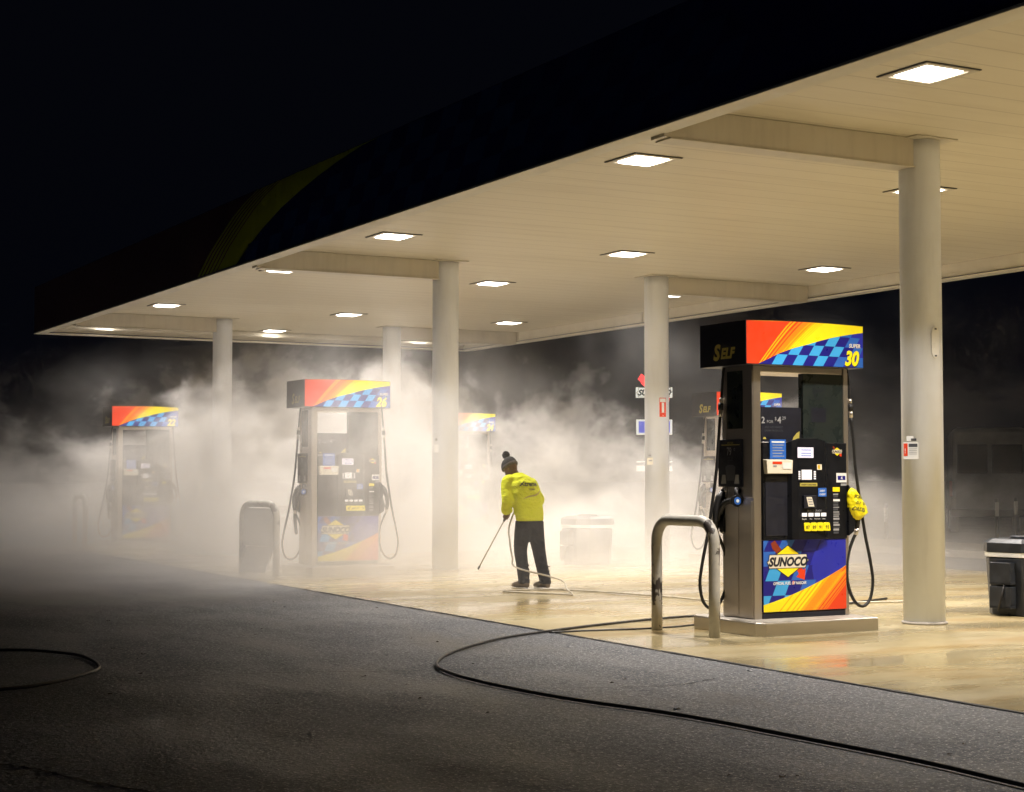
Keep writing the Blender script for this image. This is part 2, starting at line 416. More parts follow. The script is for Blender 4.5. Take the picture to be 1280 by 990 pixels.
def sticker(col, ang, z, w, h, name, draw):
    """a sheet bent round the column"""
    m = MB()
    def fr(x, y, l=0):
        a = R(ang) + x / .205; r = .2065 + l
        return (r * math.cos(a), r * math.sin(a), z + y)
    draw(m, fr, w, h); return m.build(name, col)
def sheet(m, fr, x0, x1, y0, y1, mat, l=0, n=8):
    vs = [fr(x0 + (x1 - x0) * i / n, y, l) for y in (y0, y1) for i in range(n + 1)]
    m.add(vs, [(i, i + 1, n + 2 + i, n + 1 + i) for i in range(n)], mat)
def draw_notice(m, fr, w, h):
    sheet(m, fr, -w / 2, w / 2, -h / 2, h / 2, G['white']); sheet(m, fr, -w / 2 + .008, -w * .12, -h * .32, h * .42, G['red'], .001)
    sheet(m, fr, -w * .05, w / 2 - .01, h * .2, h * .4, G['dkgrey'], .001)
    for k in range(4): sheet(m, fr, -w * .03, w / 2 - .015, h * (.08 - k * .1), h * (.11 - k * .1), G['grey'], .001)
    sheet(m, fr, -w * .2, w * .25, h * .55, h * .85, G['white']); sheet(m, fr, w * .1, w * .4, h * .56, h * .7, G['dkgrey'], .001)
    m.text(fr, '!', -w * .3, -h * .15, h * .4, G['white'], .002, bold=.03)
sticker(cols['C1'], 190, 1.72, .19, .17, 'notice_sticker', draw_notice)
def draw_plate(m, fr, w, h):
    n = 8; vs = []
    for l in (.0, .016):
        for k in range(20):
            t = k / 20 * 2 * math.pi; c, q = math.cos(t), math.sin(t); vs.append(fr(w / 2 * c, h / 2 * math.copysign(abs(q) ** .4, q), l))
    m.add(vs, [(i, (i + 1) % 20, 20 + (i + 1) % 20, 20 + i) for i in range(20)] + [tuple(range(20, 40))], G['white'])
    for z in (-.43, .43): sheet(m, fr, -.012, .012, h * z - .008, h * z + .008, G['dkgrey'], .018)
sticker(cols['C1'], 266, 2.79, .085, .31, 'handle_box', draw_plate)
def draw_arrow(m, fr, w, h):
    sheet(m, fr, -w / 2, w / 2, -h / 2, h / 2, G['red']); sheet(m, fr, -w / 2 + .01, w / 2 - .01, h * .27, h / 2 - .012, G['white'], .001)
    sheet(m, fr, -.022, .022, -h * .28, h * .24, G['white'], .001)
    m.add([fr(-.045, -h * .26, .001), fr(0, -h * .46, .001), fr(.045, -h * .26, .001)], [(0, 1, 2)], G['white'])
sticker(cols['B1'], 266, 2.62, .125, .32, 'arrow_sign', draw_arrow)
sticker(cols['B1'], 200, 1.72, .12, .12, 'notice_sticker', lambda m, fr, w, h: (sheet(m, fr, -w / 2, w / 2, -h / 2, h / 2, G['cream']), sheet(m, fr, -.03, .03, .08, .11, G['grey']), sheet(m, fr, -.02, .05, .0, .02, G['grey'], .001)))
sticker(cols['C2'], 200, 1.9, .10, .12, 'notice_sticker', lambda m, fr, w, h: (sheet(m, fr, -w / 2, w / 2, -h / 2, h / 2, G['white']), sheet(m, fr, -.02, .02, .12, .16, G['dkgrey'])))
sticker(cols['B2'], 270, 2.62, .125, .32, 'arrow_sign', draw_arrow)
m = MB(); m.box((.19, -.1, 2.75), (.29, .06, 3.12), white_paint); m.build('junction_box', cols['B2'], .01)

# ceiling lights
LIGHTS = []
def make_light(x, y, label):
    t = empty('canopy_light', (x, y, CEIL), label, 'ceiling light', 'square lights under the canopy')
    return t
fm = MB()
for lo, hi in (((-.29, -.29, -.018), (-.235, .29, -.004)), ((.235, -.29, -.018), (.29, .29, -.004)), ((-.235, .235, -.018), (.235, .29, -.004)), ((-.235, -.29, -.018), (.235, -.235, -.004))):
    fm.box(lo, hi, beam_paint)
for lo, hi in (((-.305, -.305, -.012), (-.292, .305, -.003)), ((.292, -.305, -.012), (.305, .305, -.003)), ((-.292, .292, -.012), (.292, .305, -.003)), ((-.292, -.305, -.012), (.292, -.292, -.003))):
    fm.box(lo, hi, ink_dark)
frame_me = fm.mesh('frame')
lm = MB(); lm.ring_loft([[(sx * w, sy * w, z) for sx, sy in ((-1, -1), (1, -1), (1, 1), (-1, 1))] for w, z in ((.20, -.004), (.195, -.022), (.17, -.032))], lens_glow, False)
lens_me = lm.mesh('lens')
LAMP = bpy.data.lights.new('canopy_lamp', 'AREA'); LAMP.shape = 'SQUARE'; LAMP.size = .32; LAMP.energy = 195; LAMP.color = (1, .935, .865); LAMP.spread = R(111)
row_names = ['front row', 'middle row', 'back row']
nth = ['nearest', 'second nearest', 'third nearest', 'fourth nearest', 'fifth nearest', 'farthest']
for r_, (x, ks) in enumerate(((9.656, range(-2, 6)), (13.54, range(-2, 6)), (17.34, range(-2, 6)))):
    for k in ks:
        i, h = k // 2, k % 2
        y = BAY0 + BAY * i + (2.147 if h else -2.195)
        lab = f'{nth[max(k, 0)]} lit square light in the {row_names[r_]} under the canopy'
        if k < 0 and r_ >= 0: lab = f'lit square light overhead by the camera, {row_names[r_]}, {"closer to" if k == -1 else "farther from"} the pumps'
        if k >= 0:
            t = make_light(x, y, lab); link('frame', frame_me, t, .003); link('lens', lens_me, t)
            lo = bpy.data.objects.new('lamp', LAMP); COL.objects.link(lo); lo.parent = t; lo.location = (0, 0, -.037)
        else:
            t = make_light(x, y, lab); link('frame', frame_me, t, .003); link('lens', lens_me, t)
            lo = bpy.data.objects.new('lamp', LAMP); COL.objects.link(lo); lo.parent = t; lo.location = (0, 0, -.037)

# ------------------------------------------------------------------ fuel pumps
# local frame: origin on the island top, -Y is the face towards the street end, body x -0.52..0.61, y -0.235..0.265
BX0, BX1, BY0, BY1 = -.52, .612, -.235, .265
TX0, TX1, TY0, TY1, TZ0, TZ1 = -.70, .70, -.365, .365, 2.37, 2.79
FRONT = frame((0, BY0, 0), (1, 0, 0), (0, 0, 1))
def logo(m, fr, cx, cy, w, lit=None):
    """yellow diamond with the black and yellow lettering band and the red arrow behind"""
    Y, K, RD, CR = (G['yellow'], ink_dark, G['red'], G['cream']) if lit is None else lit
    P = lambda pts: [(cx + a * w, cy + b * w) for a, b in pts]
    a = .62
    m.poly(fr, P([(-.40, .34), (-.30, .40), (-.25, .33), (-.05, .12), (-.12, .02), (-.36, .24)]), G['dkred'] if lit is None else RD, .0012)
    m.poly(fr, P([(.12, -.02), (.20, .08), (.36, -.17), (.42, -.14), (.40, -.36), (.20, -.30), (.26, -.24)]), RD, .0012)
    m.poly(fr, P([(-.50, 0), (0, .31), (.50, 0), (0, -.31)]), K, .0018)
    m.poly(fr, P([(-.475, 0), (0, .292), (.475, 0), (0, -.292)]), Y, .0024)
    m.poly(fr, P([(-.5, -.02), (-.46, 0), (-.44, .135), (.45, .135), (.46, .05), (.5, .02), (.46, -.01), (.42, -.135), (-.45, -.135), (-.47, -.05)]), K, .003)
    m.poly(fr, P([(-.485, -.015), (-.445, .01), (-.428, .122), (.437, .122), (.447, .04), (.485, .015), (.447, -.02), (.407, -.122), (-.438, -.122), (-.455, -.04)]), CR, .0036)
    m.text(fr, 'SUNOCO', cx - .005 * w, cy - .083 * w, .225 * w, K, .0044, shear=.28, bold=.05, sx=.93)
def topper_mesh(num):
    m = MB()
    n = 14
    arch = lambda x: .022 * (1 - (x / .7) ** 2)
    rings = []
    for i in range(n + 1):
        x = TX0 + (TX1 - TX0) * i / n; z = TZ1 - .012 + arch(x) * .55
        rings.append([(x, TY0, TZ0), (x, TY0, z), (x, TY1, z), (x, TY1, TZ0)])
    m.ring_loft(rings, ink_dark, False)
    for s in (-1, 1):
        fr = frame((0, s * -.365 if s > 0 else .365, 0), (s, 0, 0), (0, 0, 1)) if True else None
        y0, H = TZ0 + .006, TZ1 - TZ0 - .022
        W = TX1 - TX0 - .012; U = lambda u, v: (TX0 + .006 + u * W, y0 + v * (H + arch(TX0 + u * W) * .55))
        def reg(pts, mat, l): m.poly(fr, [U(a, b) for a, b in pts], mat, l)
        bd = [(.095, 0), (.18, .12), (.267, .25), (.38, .375), (.52, .49), (.62, .585), (.75, .69), (.88, .775), (1, .845)]
        def by(u):
            for (a, b), (c, d) in zip(bd, bd[1:]):
                if a <= u <= c: return b + (d - b) * (u - a) / (c - a)
            return 0 if u < bd[0][0] else 1
        reg([(0, 0), (1, 0), (1, 1), (0, 1)], G['blue'], .001)
        for k in range(-2, 10):
            for j in range(4):
                a = .12 + .088 * k + .052 * j; h = .235
                if a < .05 or a > .92: continue
                lit_ = (k + j) % 2
                u = a + .05
                if j * h > by(min(a + .09, 1)): continue
                mat = (G['sky'] if a < .72 else G['mid']) if lit_ else (G['navy'] if a < .8 else None)
                if mat is None: continue
                reg([(a, j * h), (min(a + .087, 1), j * h), (min(a + .135, 1), min((j + 1) * h, 1)), (a + .048, min((j + 1) * h, 1))], mat, .0016)
        q = []
        for i in range(31):
            u = i / 30
            q.append((u, by(u)))
        reg([(0, 0)] + [(a, b) for a, b in q if a >= .095] + [(1, 1)] + [(1 - i / 10, 1) for i in range(1, 11)], G['yellow'], .0022)
        def edge(xt, xb):   # a stripe edge falling from the top edge to the checks
            return [(xt + (xb - xt) * (t / 8) ** .9, 1 - (1 - by(xb)) * t / 8) for t in range(9)]
        def band(t0, b0, t1, b1, mat, l):
            A, B = edge(t0, b0), edge(t1, b1); mid = [(u, by(u)) for u in [b0 + (b1 - b0) * i / 4 for i in range(1, 4)]] if b1 > b0 else []
            reg(A + mid + list(reversed(B)), mat, l)
        A = edge(.37, .10); reg([(0, 0), (.095, 0)] + list(reversed(A)) + [(0, 1)], G['red'], .0028)
        for t0, b0, t1, b1, c in ((.37, .10, .385, .115, 'amber'), (.385, .115, .40, .13, 'red'), (.40, .13, .418, .15, 'amber'), (.418, .15, .442, .175, 'red'), (.442, .175, .462, .20, 'orange'), (.462, .20, .478, .22, 'red'),
                                  (.478, .22, .535, .29, 'orange'), (.535, .29, .55, .305, 'amber'), (.55, .305, .565, .325, 'orange'), (.565, .325, .59, .35, 'amber'), (.602, .365, .612, .378, 'amber'), (.626, .395, .634, .405, 'amber'), (.648, .425, .653, .432, 'amber')):
            band(t0, b0, t1, b1, G[c], .0028)
        if num:
            x, y = U(.893, .05)
            m.text(fr, num, x + .004, y - .006, .19, ink_dark, .003, shear=.25, bold=.06, sx=.86)
            m.text(fr, num, x, y, .19, G['yellow'], .0042, shear=.25, bold=.045, sx=.86)
            x, y = U(.925, .47); m.text(fr, 'SUPER', x, y, .05, G['cream'], .0042, shear=.15, bold=.03)
    for s in (-1, 1):
        fr = frame((s * .70, 0, 0), (0, s, 0), (0, 0, 1))
        y = TZ0 + .07
        m.text(fr, 'S', -.10, y - .008, .20, G['olive'], .003, shear=.22, bold=.045); m.text(fr, 'ELF', .075, y, .135, G['olive'], .003, shear=.22, bold=.045, sx=1.05)
    return m.mesh('topper')

def side_frame(x): return frame((x, 0, 0), (0, -1, 0), (0, 0, 1))
PART = {}
def pump_parts():
    # cabinet: stainless side walls, head rail and lower body, hollow above the display on its left half
    m = MB()
    m.box((BX0, BY0 + .004, .0), (BX0 + .088, BY1, 2.37), steel)            # left wall
    m.box((BX1 - .05, BY0 + .004, .0), (BX1, BY1, 2.37), steel)             # right wall
    m.box((BX0 + .088, BY0 + .03, .02), (BX1 - .05, BY1 - .03, 1.62), steel)
    m.box((BX0 + .088, BY0 + .02, 2.31), (BX1 - .05, BY1 - .02, 2.37), steel)
    m.box((BX0 + .09, BY0 - .0, .0), (BX1 - .052, BY0 + .029, .055), ink_dark)
    PART['cabinet'] = (m, .006)
    m = MB(); m.box((.075, BY0 + .012, 1.62), (BX1 - .052, BY0 + .085, 2.308), dark_panel)
    fr = frame((0, BY0 + .012, 0), (1, 0, 0), (0, 0, 1))
    ring = [(.26 + .062 * math.cos(t * math.pi / 12), 2.15 + .085 * math.sin(t * math.pi / 12)) for t in range(24)]; ring2 = [(.26 + .055 * math.cos(t * math.pi / 12), 2.15 + .077 * math.sin(t * math.pi / 12)) for t in range(24)]
    m.poly(fr, ring, ink_dark, .002); m.poly(fr, ring2, dark_panel, .003); m.poly(fr, [(.21, 2.14), (.31, 2.14), (.31, 2.155), (.21, 2.155)], ink_dark, .004)
    m.poly(fr, [(.17, 1.85), (.35, 1.85), (.35, 1.985), (.17, 1.985)], ink_dark, .003)
    PART['mast_cover'] = (m, .004)
    # side covers
    for s in (-1, 1):
        m = MB(); x = BX0 if s < 0 else BX1; e = s * .01
        a, b = sorted((x, x + e))
        m.box((a, -.07, 1.78), (b, .17, 2.33), dark_panel); m.box((a, -.21, .02), (b, -.006, 1.10), steel); m.box((a, .006, .02), (b, .25, 1.10), steel)  # upper dark panel paints in the dark reflection between the bright steel strips
        m.box((a, -.225, 1.13), (b, -.085, 2.33), steel); m.box((a, .185, 1.13), (b, .25, 2.33), steel)
        PART['side_cover' + ('' if s < 0 else '_b')] = (m, .004)
    # display console, black, with a bulging middle
    m = MB(); y = BY0
    prof = [(-.425, -.012), (-.15, -.012), (-.12, -.055), (-.06, -.075), (.15, -.075), (.28, -.055), (.33, -.015), (.575, -.015), (.575, .05), (-.425, .05)]
    tops = [1.648, 1.648, 1.662, 1.69, 1.69, 1.668, 1.65, 1.65, 1.65, 1.648]
    n = len(prof)
    m.add([(a, y + b, .735) for a, b in prof] + [(a, y + b, z) for (a, b), z in zip(prof, tops)], [tuple(range(n - 1, -1, -1)), tuple(range(n, 2 * n))] + [(i, (i + 1) % n, n + (i + 1) % n, n + i) for i in range(n)], black_plastic)
    m.box((-.40, y - .018, .77), (-.13, y - .013, 1.33), ink_dark)
    PART['console'] = (m, .008)
    fr = frame((0, y - .075, 0), (1, 0, 0), (0, 0, 1)); fl = frame((0, y - .015, 0), (1, 0, 0), (0, 0, 1)); fp = frame((0, y - .012, 0), (1, 0, 0), (0, 0, 1))
    def rect(m, f, x0, z0, x1, z1, mat, l=.004): m.poly(f, [(x0, z0), (x1, z0), (x1, z1), (x0, z1)], mat, l)
    def slab(x0, z0, x1, z1, mat, d=.008, yy=y - .075): q = MB(); q.box((x0, yy - d, z0), (x1, yy, z1), mat); return q
    q = slab(-.03, 1.495, .178, 1.612, ink_dark, .006); f6 = frame((0, y - .081, 0), (1, 0, 0), (0, 0, 1)); rect(q, f6, -.02, 1.506, .168, 1.603, screen_glow, .002)
    for z in (1.575, 1.545, 1.52): rect(q, f6, .02, z, .14, z + .008, G['mid'], .003)
    PART['price_screen'] = (q, 0)
    q = slab(.018, 1.29, .152, 1.398, ink_dark, .006); rect(q, f6, .025, 1.299, .147, 1.392, key_glow, .002)
    PART['display'] = (q, 0)
    q = slab(-.016, 1.29, .016, 1.39, ink_dark, .005)
    f5 = frame((0, y - .080, 0), (1, 0, 0), (0, 0, 1))
    for k in range(4): rect(q, f5, -.011, 1.302 + k * .021, .011, 1.317 + k * .021, key_glow, .002)
    PART['soft_keys'] = (q, 0)
    q = slab(.166, 1.29, .202, 1.39, ink_dark, .005)
    for k in range(4): rect(q, f5, .171, 1.302 + k * .021, .196, 1.317 + k * .021, key_glow, .002)
    PART['soft_keys_b'] = (q, 0)
    q = slab(.009, 1.236, .215, 1.268, G['olive'], .004); f4 = frame((0, y - .079, 0), (1, 0, 0), (0, 0, 1)); q.text(f4, 'INSERT CARD HERE', .112, 1.244, .02, ink_dark, .001, bold=.02)
    PART['card_label'] = (q, 0)
    q = slab(.225, 1.138, .325, 1.22, G['mid'], .004); q.text(f4, 'DEBIT', .275, 1.185, .024, G['white'], .001, bold=.02); q.text(f4, 'CREDIT', .275, 1.152, .022, G['white'], .001, bold=.02)
    PART['card_sign'] = (q, 0)
    q = slab(.035, 1.03, .185, 1.15, ink_dark, .03); fq = frame((0, y - .105, 0), (1, 0, 0), (0, 0, 1))
    q.poly(fq, [(.06, 1.135), (.125, 1.135), (.155, 1.045), (.085, 1.045)], G['cream'], .002)
    for k in range(3): q.poly(fq, [(.075 + .007 * k, 1.12 - k * .024), (.125 + .007 * k, 1.12 - k * .024), (.128 + .007 * k, 1.108 - k * .024), (.078 + .007 * k, 1.108 - k * .024)], G['grey'], .003)
    PART['card_reader'] = (q, .003)
    q = slab(.03, .985, .33, 1.02, black_plastic, .003); f3 = frame((0, y - .078, 0), (1, 0, 0), (0, 0, 1)); q.text(f3, 'SELECT GRADE', .175, .996, .026, G['grey'], .001, shear=.1)
    PART['grade_heading'] = (q, 0)
    for k in range(4):
        x = .029 + k * .0765; q = slab(x, .95, x + .06, .984, key_glow, .006); PART[f'price_tile{k}'] = (q, .002)
        q = slab(x - .002, .912, x + .062, .94, black_plastic, .003); q.text(f3, ('Regular', 'Plus', 'Premium', 'Ultra')[k], x + .03, .922, .019, G['white'], .001); PART[f'grade_name{k}'] = (q, 0)
        x = .05 + k * .078
        q = MB(); pts = [(x + .008, .815), (x + .07, .812), (x + .08, .822), (x + .07, .886), (x + .062, .893), (x + .006, .893), (x - .002, .885), (x + .001, .822)]
        q.add([(a, y - .076, b) for a, b in pts] + [(a, y - .088, b) for a, b in pts], [tuple(range(7, -1, -1)), tuple(range(8, 16))] + [(i, (i + 1) % 8, 8 + (i + 1) % 8, 8 + i) for i in range(8)], G['yellow'])
        q.text(frame((0, y - .088, 0), (1, 0, 0), (0, 0, 1)), ('87', '89', '91', '93')[k], x + .04, .835, .044, ink_dark, .002, bold=.01)
        PART[f'grade_button{k}'] = (q, .003)
    q = slab(.215, 1.392, .272, 1.444, G['cream'], .003); rect(q, frame((0, y - .078, 0), (1, 0, 0), (0, 0, 1)), .225, 1.40, .25, 1.438, G['amber'], .001); PART['price_sticker'] = (q, 0)
    q = MB(); logo(q, fl, .46, 1.568, .135); PART['logo_badge'] = (q, 0)
    q = MB(); rect(q, fl, .446, 1.272, .572, 1.362, G['white']); rect(q, fl, .462, 1.295, .556, 1.335, G['navy'], .005); q.text(fl, '4', .51, 1.30, .045, G['white'], .006, bold=.02); rect(q, fl, .50, 1.24, .572, 1.262, G['grey']); PART['notice_label'] = (q, 0)
    q = MB(); rect(q, fl, .40, 1.184, .486, 1.226, G['yellow'])
    z = 1.165
    while z > .79:
        h = random.choice((.009, .012, .02)); w = random.uniform(.055, .082); rect(q, fl, .405, z - h, .405 + w, z, random.choice((G['grey'], G['grey'], G['white'], G['dkgrey']))); z -= h + random.choice((.006, .009))
    PART['instruction_strip'] = (q, 0)
    # poster board in the open window
    m = MB(); m.box((-.418, BY0 + .02, 1.655), (.055, BY0 + .045, 1.982), ink_dark); fb = frame((0, BY0 + .02, 0), (1, 0, 0), (0, 0, 1))
    m.text(fb, '2', -.395, 1.83, .085, G['grey'], .002, bold=.02); m.text(fb, 'FOR', -.315, 1.832, .04, G['grey'], .002); m.text(fb, '$', -.248, 1.86, .045, G['grey'], .002); m.text(fb, '4', -.205, 1.832, .088, G['grey'], .002, bold=.02); m.text(fb, '29', -.15, 1.865, .045, G['grey'], .002)
    m.text(fb, 'ANY SIZE ENERGY', -.27, 1.785, .026, G['dkgrey'], .002); m.text(fb, 'DRINK PRODUCTS', -.27, 1.752, .026, G['dkgrey'], .002)
    m.poly(fb, [(-.05, 1.675), (.03, 1.675), (.035, 1.76), (-.0, 1.74), (-.04, 1.70)], G['olive'], .002); m.poly(fb, [(-.40, 1.68), (-.36, 1.68), (-.37, 1.70), (-.39, 1.70)], G['olive'], .002)
    PART['poster_board'] = (m, .003)
    q = MB(); q.box((-.353, y - .03, 1.495), (-.167, y - .013, 1.677), G['mid']); fz = frame((0, y - .03, 0), (1, 0, 0), (0, 0, 1))
    rect(q, fz, -.335, 1.645, -.185, 1.66, G['white'], .001)
    for k in range(5): rect(q, fz, -.325, 1.62 - k * .026, -.19 - .02 * (k % 2), 1.628 - k * .026, G['grey'], .001)
    PART['leaflet'] = (q, 0)
    q = MB(); q.add([(-.428, y - .014, 1.49), (-.12, y - .014, 1.49), (-.12, y - .075, 1.482), (-.428, y - .075, 1.482), (-.415, y - .014, 1.354), (-.122, y - .014, 1.354), (-.122, y - .07, 1.356), (-.415, y - .07, 1.356)],
                    [(0, 1, 2, 3), (7, 6, 5, 4), (3, 2, 6, 7), (0, 3, 7, 4), (1, 5, 6, 2), (0, 4, 5, 1)], G['cream'])
    fw_ = frame((0, y - .073, 0), (1, 0, 0), (0, 0, 1)); rect(q, fw_, -.36, 1.445, -.25, 1.468, G['red'], .003); rect(q, fw_, -.24, 1.40, -.14, 1.46, G['white'], .003); rect(q, fw_, -.35, 1.42, -.31, 1.435, G['grey'], .003)
    PART['leaflet_box'] = (q, .004)
    # lower door with the printed panel
    m = MB(); x0, x1, z0, z1 = -.424, .566, .062, .732
    m.box((x0, y - .006, z0), (x1, y + .03, z1), G['navy']); fd = frame((0, y - .006, 0), (1, 0, 0), (0, 0, 1)); W, H = x1 - x0, z1 - z0; U = lambda a, b: (x0 + a * W, z0 + b * H)
    def reg(pts, mat, l): m.poly(fd, [U(a, b) for a, b in pts], mat, l)
    for k in range(-2, 6):
        for j in range(-1, 5):
            if (k + j) % 2: continue
            a, h = .02 + .155 * k - .045 * j * 0 + .07 * (j - 2), .205
            pts = [(a, .02 + j * h), (a + .15, .02 + j * h), (a + .215, .02 + (j + 1) * h), (a + .065, .02 + (j + 1) * h)]
            pts = [(min(max(p, .002), .70), min(max(q_, .002), .998)) for p, q_ in pts]
            if pts[1][0] - pts[0][0] + pts[2][0] - pts[3][0] < .03 or pts[2][1] - pts[1][1] < .02 or pts[0][0] > .56: continue
            reg(pts, G['sky'] if a < .2 and j < 3 else (G['mid'] if a < .42 else G['blue']), .0008)
    reg([(.62, .3), (.998, .52), (.998, .998), (.7, .998), (.58, .6)], G['blue'], .0006)
    lw = lambda a: .10 + .32 * a + .20 * a * a
    reg([(.002, .002), (.998, .002)] + [(1 - i / 16 if i else .998, lw(1 - i / 16)) for i in range(0, 17)], G['yellow'], .0014)
    def band(b0, b1, mat):   # leaning stripes of the lower sweep
        def e(b):
            lo, hi = b, min(b + .45, .998)
            for _ in range(30):
                mid = (lo + hi) / 2
                if (mid - b) * 1.45 < lw(mid): lo = mid
                else: hi = mid
            return lo, min((lo - b) * 1.45 + .002, lw(.998))
        A, B = e(b0), e(b1); reg([(b0, .002), (min(b1, .998), .002), B, A], mat, .002)
    for b0, b1, c in ((.18, .195, 'amber'), (.26, .28, 'amber'), (.33, .345, 'amber'), (.38, .40, 'amber'), (.43, .62, 'amber'), (.47, .575, 'orange'), (.575, .59, 'red'), (.59, .645, 'orange'), (.645, .662, 'red'), (.662, .69, 'orange'), (.69, .71, 'red'), (.71, .725, 'orange'), (.725, .74, 'red'), (.74, .752, 'orange')): band(b0, b1, G[c])
    a, b = .752, None
    reg([(.752, .002), (.998, .002), (.998, .36), (.752 + .24, .35)], G['red'], .002)
    lx, lz = U(.29, .70); logo(m, fd, lx, lz, .50)
    tx, tz = U(.31, .375); m.text(fd, 'OFFICIAL FUEL OF NASCAR', tx, tz, .037, G['white'], .003, shear=.2, bold=.03, sx=.86)
    rx, rz_ = U(.345, .372); rect(m, fd, rx, rz_, rx + .016, rz_ + .034, G['red'], .0028)
    PART['lower_door'] = (m, 0)
    # advert on the end of the pump
    q = MB(); q.box((BX0 - .022, -.085, 1.23), (BX0 - .011, .30, 1.68), ink_dark); fs = frame((BX0 - .022, 0, 0), (0, -1, 0), (0, 0, 1)); cx = -.10
    rect(q, fs, -.24, 1.625, .05, 1.632, G['olive']); q.text(fs, 'ANY SIZE', cx, 1.64, .022, G['olive']); q.text(fs, '79', cx - .02, 1.53, .11, G['grey'], sx=.7); q.text(fs, 'c', cx + .065, 1.575, .05, G['grey'])
    q.text(fs, 'ANY SIZE', cx, 1.50, .022, G['dkgrey']); q.text(fs, 'COFFEE', cx, 1.475, .022, G['dkgrey'])
    for dx in (-.11, .10): q.poly(fs, [(cx + dx - .04, 1.26), (cx + dx + .04, 1.26), (cx + dx + .03, 1.345), (cx + dx - .02, 1.345)], G['grey'], .003)
    q.poly(fs, [(cx - .06, 1.29), (cx + .06, 1.29), (cx + .08, 1.42), (cx + .04, 1.44), (cx - .04, 1.44), (cx - .08, 1.42)], G['dkgrey'], .003)
    PART['side_advert'] = (q, .003)
    # hose and nozzle of this face (right-hand end) and the same for the other face, half a turn round
    for tagname, s in (('', 1), ('_far', -1)):
        T2 = lambda p: (.046 + s * (p[0] - .046), s * p[1], p[2])
        oy = BY0 + .03
        q = MB(); q.tube(smooth_path([T2(p) for p in ((.60, oy + .03, 2.40), (.628, oy, 2.36), (.64, oy - .015, 2.2), (.65, oy - .02, 2.03))], 6), .012, rubber, 10)
        q.tube([T2(p) for p in ((.649, oy - .02, 2.08), (.652, oy - .02, 2.03))], .017, steel_edge, 12); q.tube([T2(p) for p in ((.652, oy - .02, 2.03), (.657, oy - .02, 1.965))], .026, rubber, 12); q.tube([T2(p) for p in ((.657, oy - .02, 1.965), (.662, oy - .02, 1.90))], .018, steel_edge, 12)
        path = [(.662, oy - .02, 1.9), (.682, oy - .03, 1.6), (.70, oy - .035, 1.375), (.75, oy - .04, 1.05), (.80, oy - .04, .78), (.862, oy - .04, .52), (.893, oy - .04, .32), (.86, oy - .04, .15), (.775, oy - .04, .078), (.68, oy - .035, .115), (.61, oy - .03, .24), (.585, oy - .02, .40), (.61, oy - .02, .58), (.66, oy - .03, .72), (.697, oy - .04, .79)]
        q.tube(smooth_path([T2(p) for p in path], 8), .0155, rubber, 12)
        q.tube([T2(p) for p in ((.688, oy - .038, .765), (.702, oy - .042, .83))], .021, steel_edge, 12)
        PART['hose' + tagname] = (q, 0)
        q = MB()
        q.tube([T2(p) for p in ((.70, oy - .04, .82), (.712, oy - .045, .92), (.70, oy - .045, 1.02), (.665, oy - .045, 1.12), (.63, oy - .03, 1.18))], [.022, .028, .032, .036, .03], rubber, 12)
        q.tube([T2(p) for p in ((.69, oy - .045, .86), (.64, oy - .045, .92), (.625, oy - .045, 1.0), (.64, oy - .045, 1.1))], .009, rubber, 8)
        PART['nozzle' + tagname] = (q, 0)
        q = MB(); pts = [(.575, .76), (.64, .80), (.66, .90), (.625, 1.0), (.625, 1.2), (.575, 1.25)]
        a, b = s * (oy - .075), s * (oy + .0)
        n = len(pts); q.add([(*T2((x, 0, 0))[:1], a, z) for x, z in pts] + [(*T2((x, 0, 0))[:1], b, z) for x, z in pts], [tuple(range(n - 1, -1, -1)), tuple(range(n, 2 * n))] + [(i, (i + 1) % n, n + (i + 1) % n, n + i) for i in range(n)], black_plastic)
        PART['nozzle_holster' + tagname] = (q, .006)
    # round-ended nozzle boot on the end of the pump, with its short hose
    q = MB(); x = BX0 - .05
    q.tube(smooth_path([(BX0 - .02, .34, .45), (BX0 - .045, .33, .70), (BX0 - .05, .28, .90), (BX0 - .05, .18, 1.06), (BX0 - .05, .06, 1.10), (BX0 - .05, -.01, 1.10)], 6), .026, rubber, 12)
    q.tube([(x, .02, 1.10), (x - .01, -.045, 1.10)], [.04, .055], black_plastic, 20); q.tube([(x - .01, -.045, 1.10), (x - .014, -.062, 1.10)], .056, black_plastic, 20)
    q.tube([(x - .014, -.0615, 1.10), (x - .0145, -.066, 1.10)], .036, G['mid'], 20); q.tube([(x - .0146, -.066, 1.10), (x - .015, -.069, 1.10)], .016, G['white'], 12)
    q.tube([(BX0, -.01, 1.19), (x, -.02, 1.21), (x, -.03, 1.16), (x, -.03, 1.11)], .022, rubber, 10)
    PART['end_nozzle'] = (q, 0)
pump_parts()
for k in ('price_screen', 'display', 'soft_keys', 'soft_keys_b', 'card_label', 'card_sign', 'card_reader', 'grade_heading', 'price_sticker', *(a + str(i) for a in ('price_tile', 'grade_name', 'grade_button') for i in range(4))):
    PART[k][0].v = [(a - .05, b, c) for a, b, c in PART[k][0].v]
for k in list(PART): PART[k] = (PART[k][0].mesh(k.rstrip('0123456789').replace('_far', '').replace('_b', '')), PART[k][1])
ALIAS = {'soft_keys_b': 'soft_keys', 'side_cover_b': 'side_cover', 'hose_far': 'hose', 'nozzle_far': 'nozzle', 'nozzle_holster_far': 'nozzle_holster'}
UNDER_CONSOLE = ('price_screen', 'display', 'soft_keys', 'card', 'grade', 'price', 'logo_badge', 'notice_label', 'instruction_strip', 'leaflet')
